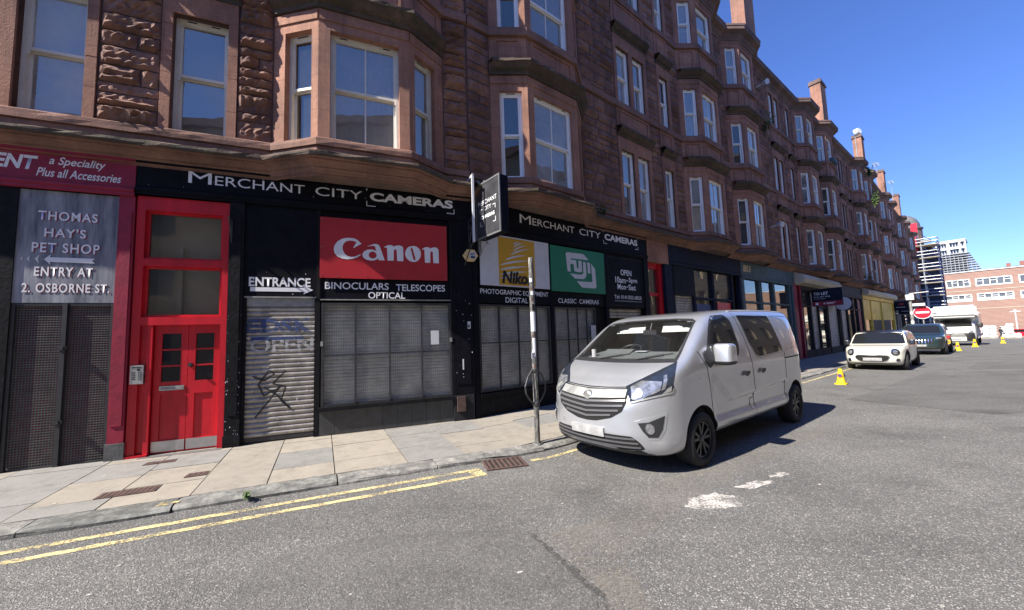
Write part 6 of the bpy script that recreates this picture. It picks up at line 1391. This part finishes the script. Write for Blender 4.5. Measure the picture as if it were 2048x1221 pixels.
for y0, y1, z0, z1, n in wins:
    b = MB(); y0, y1 = -y1, -y0
    for a in ((y0 - .1, y0 + .05, z0 - .1, z1 + .1), (y1 - .05, y1 + .1, z0 - .1, z1 + .1), (y0 + .05, y1 - .05, z0 - .1, z0 + .08), (y0 + .05, y1 - .05, z1 - .06, z1 + .1)): b.box(-.05, .14, a[0], a[1], a[2], a[3])
    for i in range(1, n): y = y0 + (y1 - y0) * i / n; b.box(-.0, .13, y - .05, y + .05, z0 + .08, z1 - .06)
    for i in range(n):
        if i % 2 == 0: ya, yb = y0 + (y1 - y0) * i / n + .05, y0 + (y1 - y0) * (i + 1) / n - .05; b.box(.02, .12, ya, yb, z0 + .62 * (z1 - z0), z0 + .62 * (z1 - z0) + .07)
    w = b.build('window', 'white_frame', bb); q = MB(); q.quad((.1, y1, z0), (.1, y0, z0), (.1, y0, z1), (.1, y1, z1)); q.build('pane', 'grey_glass', w)
    if z0 < 7: q = MB(); q.quad((.09, y1, z0), (.09, y0, z0), (.09, y0, z0 + .4 * (z1 - z0)), (.09, y1, z0 + .4 * (z1 - z0))); q.build('lower_panel', 'sign_white', w)
rr = thing('rooftop_block', 'low red rooftop storey with two stub chimneys above the brick block', 'building', cross(124, 9.0, 0), FB.rot); b = MB(); b.box(0, 6, -12, 3.2, 11, 12.6); b.build('wall', 'brick', rr); b = MB(); b.box(0.5, 1.2, -.3, .3, 12.6, 13.7); b.box(.5, 1.2, 1.4, 2.0, 12.6, 13.5); b.build('chimney', 'brick', rr); b = MB(); b.box(-.2, 6.2, -12.2, 3.4, 12.6, 12.75); b.build('roof', 'slate', rr)
wbk = thing('white_block', 'tall white modern block under scaffolding, rising behind the brick block', 'building', cross(150, 0, 0), FB.rot)
b = MB()
yy = [-1.1, -.2, 1.9, 3.9]; 
b.box(.6, 8, -1.1, 4.0, 6, 23.2); b.build('wall', 'grey_glass', wbk)
b = MB()
for z in (15.3, 17.3, 19.4, 21.4, 23.2): b.box(-.2, .8, -1.15, 4.1, z - .35, z + .15)
for y in (-1.1, -.15, 1.75, 2.05, 4.0): b.box(-.1, .8, y - .12, y + .12, 15, 23.2)
for i in range(10): y = -.9 + i * .5; b.box(.3, .7, y - .04, y + .04, 15, 23.2)
b.box(-.3, 8.2, -1.3, 4.2, 23.2, 23.45); b.build('facade_frame', 'white_wall', wbk)
b = MB()
for k in range(9): z = 14.6 + k * .62; w = 3.4 - k * .22; b.box(-1.5, 2, -w, 3.2, z, z + .14)
for i in range(9): b.tube([(-1.4, -3.2 + i * .7, 13), (-1.4, -3.2 + i * .7, 16.5 + max(0, i * .45))], .06, 5)
b.build('scaffold', 'scaf_grey', wbk)
# yard with white sacks, lamp, walker
for k, (off, u, w, h, d, lab) in enumerate(((4.3, 95, 1.5, 2.0, 1.6, 'heap of white wrapped sacks, left of the walking person'), (5.75, 97, .8, 1.9, 1.2, 'white wrapped pallet behind the walking person'), (6.35, 95, .75, 2.3, 1.4, 'tallest white wrapped pallet, right of the walking person'), (3.6, 98, 1.0, 1.6, 1.4, 'white wrapped pallet half hidden by the motorhome'), (6.95, 93, .8, .7, 1.0, 'low white wrapped pallet at the right end of the yard'))):
    t = thing('wrapped_pallet', lab, 'pallet', cross(u, off, gz(u)), FB.rot, 'white wrapped pallets in the yard'); g = random.Random(k)
    b = MB(); b.box(0, d, -w / 2, w / 2, 0, .12); b.build('pallet', 'plank', t); bm = bmesh.new()
    for lv in range(max(1, int(h / .5))):
        for j in range(2):
            r_ = bmesh.ops.create_cube(bm, size=1); y = (-.25 + .5 * j) * w
            for v in r_['verts']: v.co = Vector((d * .5 + v.co.x * d * .95, y + v.co.y * w * .5 + g.uniform(-.03, .03), .12 + (lv + .5) * h / max(1, int(h / .5)) * .95 + v.co.z * h / max(1, int(h / .5)) * .95 + g.uniform(-.05, .05)))
    bmesh.ops.bevel(bm, geom=bm.edges[:], offset=.08, segments=2, affect='EDGES'); me = bpy.data.meshes.new('sacks'); bm.to_mesh(me); bm.free(); me.materials.append(M['white_wrap']); obj('sacks', me, t)
sl_ = thing('street_lamp', 'short pale twin-headed street lamp before the brick block', 'street lamp', cross(104, 7.15, gz(104)), FB.rot); b = MB(); b.cyl((0, 0, 0), (0, 0, 4.4), .1, .07, 8); b.build('post', 'sign_white', sl_); b = MB(); b.box(-.15, .15, -.55, .55, 4.4, 4.52); b.box(-.12, .12, -.15, .15, 4.52, 4.75); b.build('lamp_head', 'sign_white', sl_)
rc = thing('parked_car', 'red and white car parked beyond the white pallets', 'car', cross(99, 7.6, gz(99)), FB.rot + radians(80)); b = MB(); b.prism([(-2, .3), (2, .3), (2, .8), (1.2, .95), (.7, 1.4), (-1.2, 1.42), (-1.8, .95), (-2, .85)], -.85, .85); b.build('body', 'sign_red', rc); b = MB(); b.prism([(1.05, .97), (.65, 1.34), (-1.1, 1.36), (-1.5, .97)], -.87, .87); b.build('window', 'tint_glass', rc)
b = MB(); b.cyl((-1.25, -.9, .32), (-1.25, .9, .32), .32, .32, 14); b.cyl((1.25, -.9, .32), (1.25, .9, .32), .32, .32, 14); b.build('wheel', 'rubber', rc)
# walking person
def skin_person(name, label, loc, rotz, joints, edges, m, parts):
    t = thing(name, label, 'person', loc, rotz)
    me = bpy.data.meshes.new('body'); me.from_pydata([j[:3] for j in joints], edges, []); o = bpy.data.objects.new('body', me); COL.objects.link(o)
    sk = o.modifiers.new('s', 'SKIN'); lay = me.skin_vertices[0] if me.skin_vertices else None
    if lay is None: bpy.context.view_layer.update(); lay = me.skin_vertices[0]
    for i, j in enumerate(joints): lay.data[i].radius = (j[3], j[3] * (j[4] if len(j) > 4 else 1)); lay.data[i].use_root = (i == 0)
    ss_ = o.modifiers.new('u', 'SUBSURF'); ss_.levels = 1; bpy.context.view_layer.update()
    m2 = bpy.data.meshes.new_from_object(o.evaluated_get(bpy.context.evaluated_depsgraph_get())); bpy.data.objects.remove(o)
    m2.materials.clear()
    for q in m: m2.materials.append(M[q])
    for p in m2.polygons: c = p.center; p.material_index = parts(c); p.use_smooth = True
    m2.name = 'body'; obj('body', m2, t); return t
J = [(0, 0, .95, .15, .75), (0, 0, 1.15, .15, .7), (0, 0, 1.38, .18, .6), (0, 0, 1.5, .06), (.02, 0, 1.56, .06), (.03, 0, 1.66, .1), (.03, 0, 1.76, .07),
     (0, .19, 1.42, .06), (-.08, .26, 1.15, .05), (.08, .27, .92, .038), (.12, .27, .84, .035), (0, -.19, 1.42, .06), (.1, -.25, 1.16, .05), (.28, -.24, .98, .038), (.34, -.23, .93, .035),
     (0, .1, .88, .1), (.14, .1, .5, .07), (.06, .1, .1, .05), (.2, .1, .04, .04), (0, -.1, .88, .1), (-.1, -.1, .5, .07), (-.32, -.1, .13, .05), (-.2, -.1, .04, .04)]
Ed = [(0, 1), (1, 2), (2, 3), (3, 4), (4, 5), (5, 6), (2, 7), (7, 8), (8, 9), (9, 10), (2, 11), (11, 12), (12, 13), (13, 14), (0, 15), (15, 16), (16, 17), (17, 18), (0, 19), (19, 20), (20, 21), (21, 22)]
try:
    pe = skin_person('person', 'person in dark clothes walking across the far end of the street', cross(97, 5.4, gz(97)), FB.rot + radians(-60), J, Ed, ['cloth_dark', 'skin'], lambda c: 1 if (c.z > 1.5 or (c.z < .9 and abs(c.y) > .2)) else 0)
    b = MB(); b.lathe([(.115, -.02), (.118, .04), (.09, .1), (0, .125)], 'z', 12, c=(.025, 0, 1.68)); b.build('hair', 'black_letter', pe)
except Exception as ex: print('person failed', ex)
# block across the street, behind the camera: gives windows and van something to mirror
M['opposite'] = mat('beige sandstone', (.36, .3, .23), .9, .2, .6)
ac = thing('tenement_building', 'sandstone block on the near side of the street, mirrored in windows', 'building', FB.p(-52, 15.2, 0), FB.rot)
b = MB(); ops = []
for k in range(28):
    for z0 in (1.0, 4.6, 7.9, 11.0): ops.append((1 + k * 3.6, 2.3 + k * 3.6, z0, z0 + 1.9))
q = face_open(b, (102, 0), (0, 0), -.5, 14.2, ops, .2)
b.build('wall', 'opposite', ac)
b = MB()
for a, c, d, e in ops: b.quad((102 - a, -.15, d), (102 - c, -.15, d), (102 - c, -.15, e), (102 - a, -.15, e))
b.build('window', 'grey_glass', ac); b = MB(); b.box(0, 102, -.2, .35, 14.2, 14.7); b.build('cornice', 'eaves', ac); b = MB(); b.quad((0, -.2, 14.7), (102, -.2, 14.7), (102, -6, 17.5), (0, -6, 17.5)); b.build('roof', 'slate', ac)
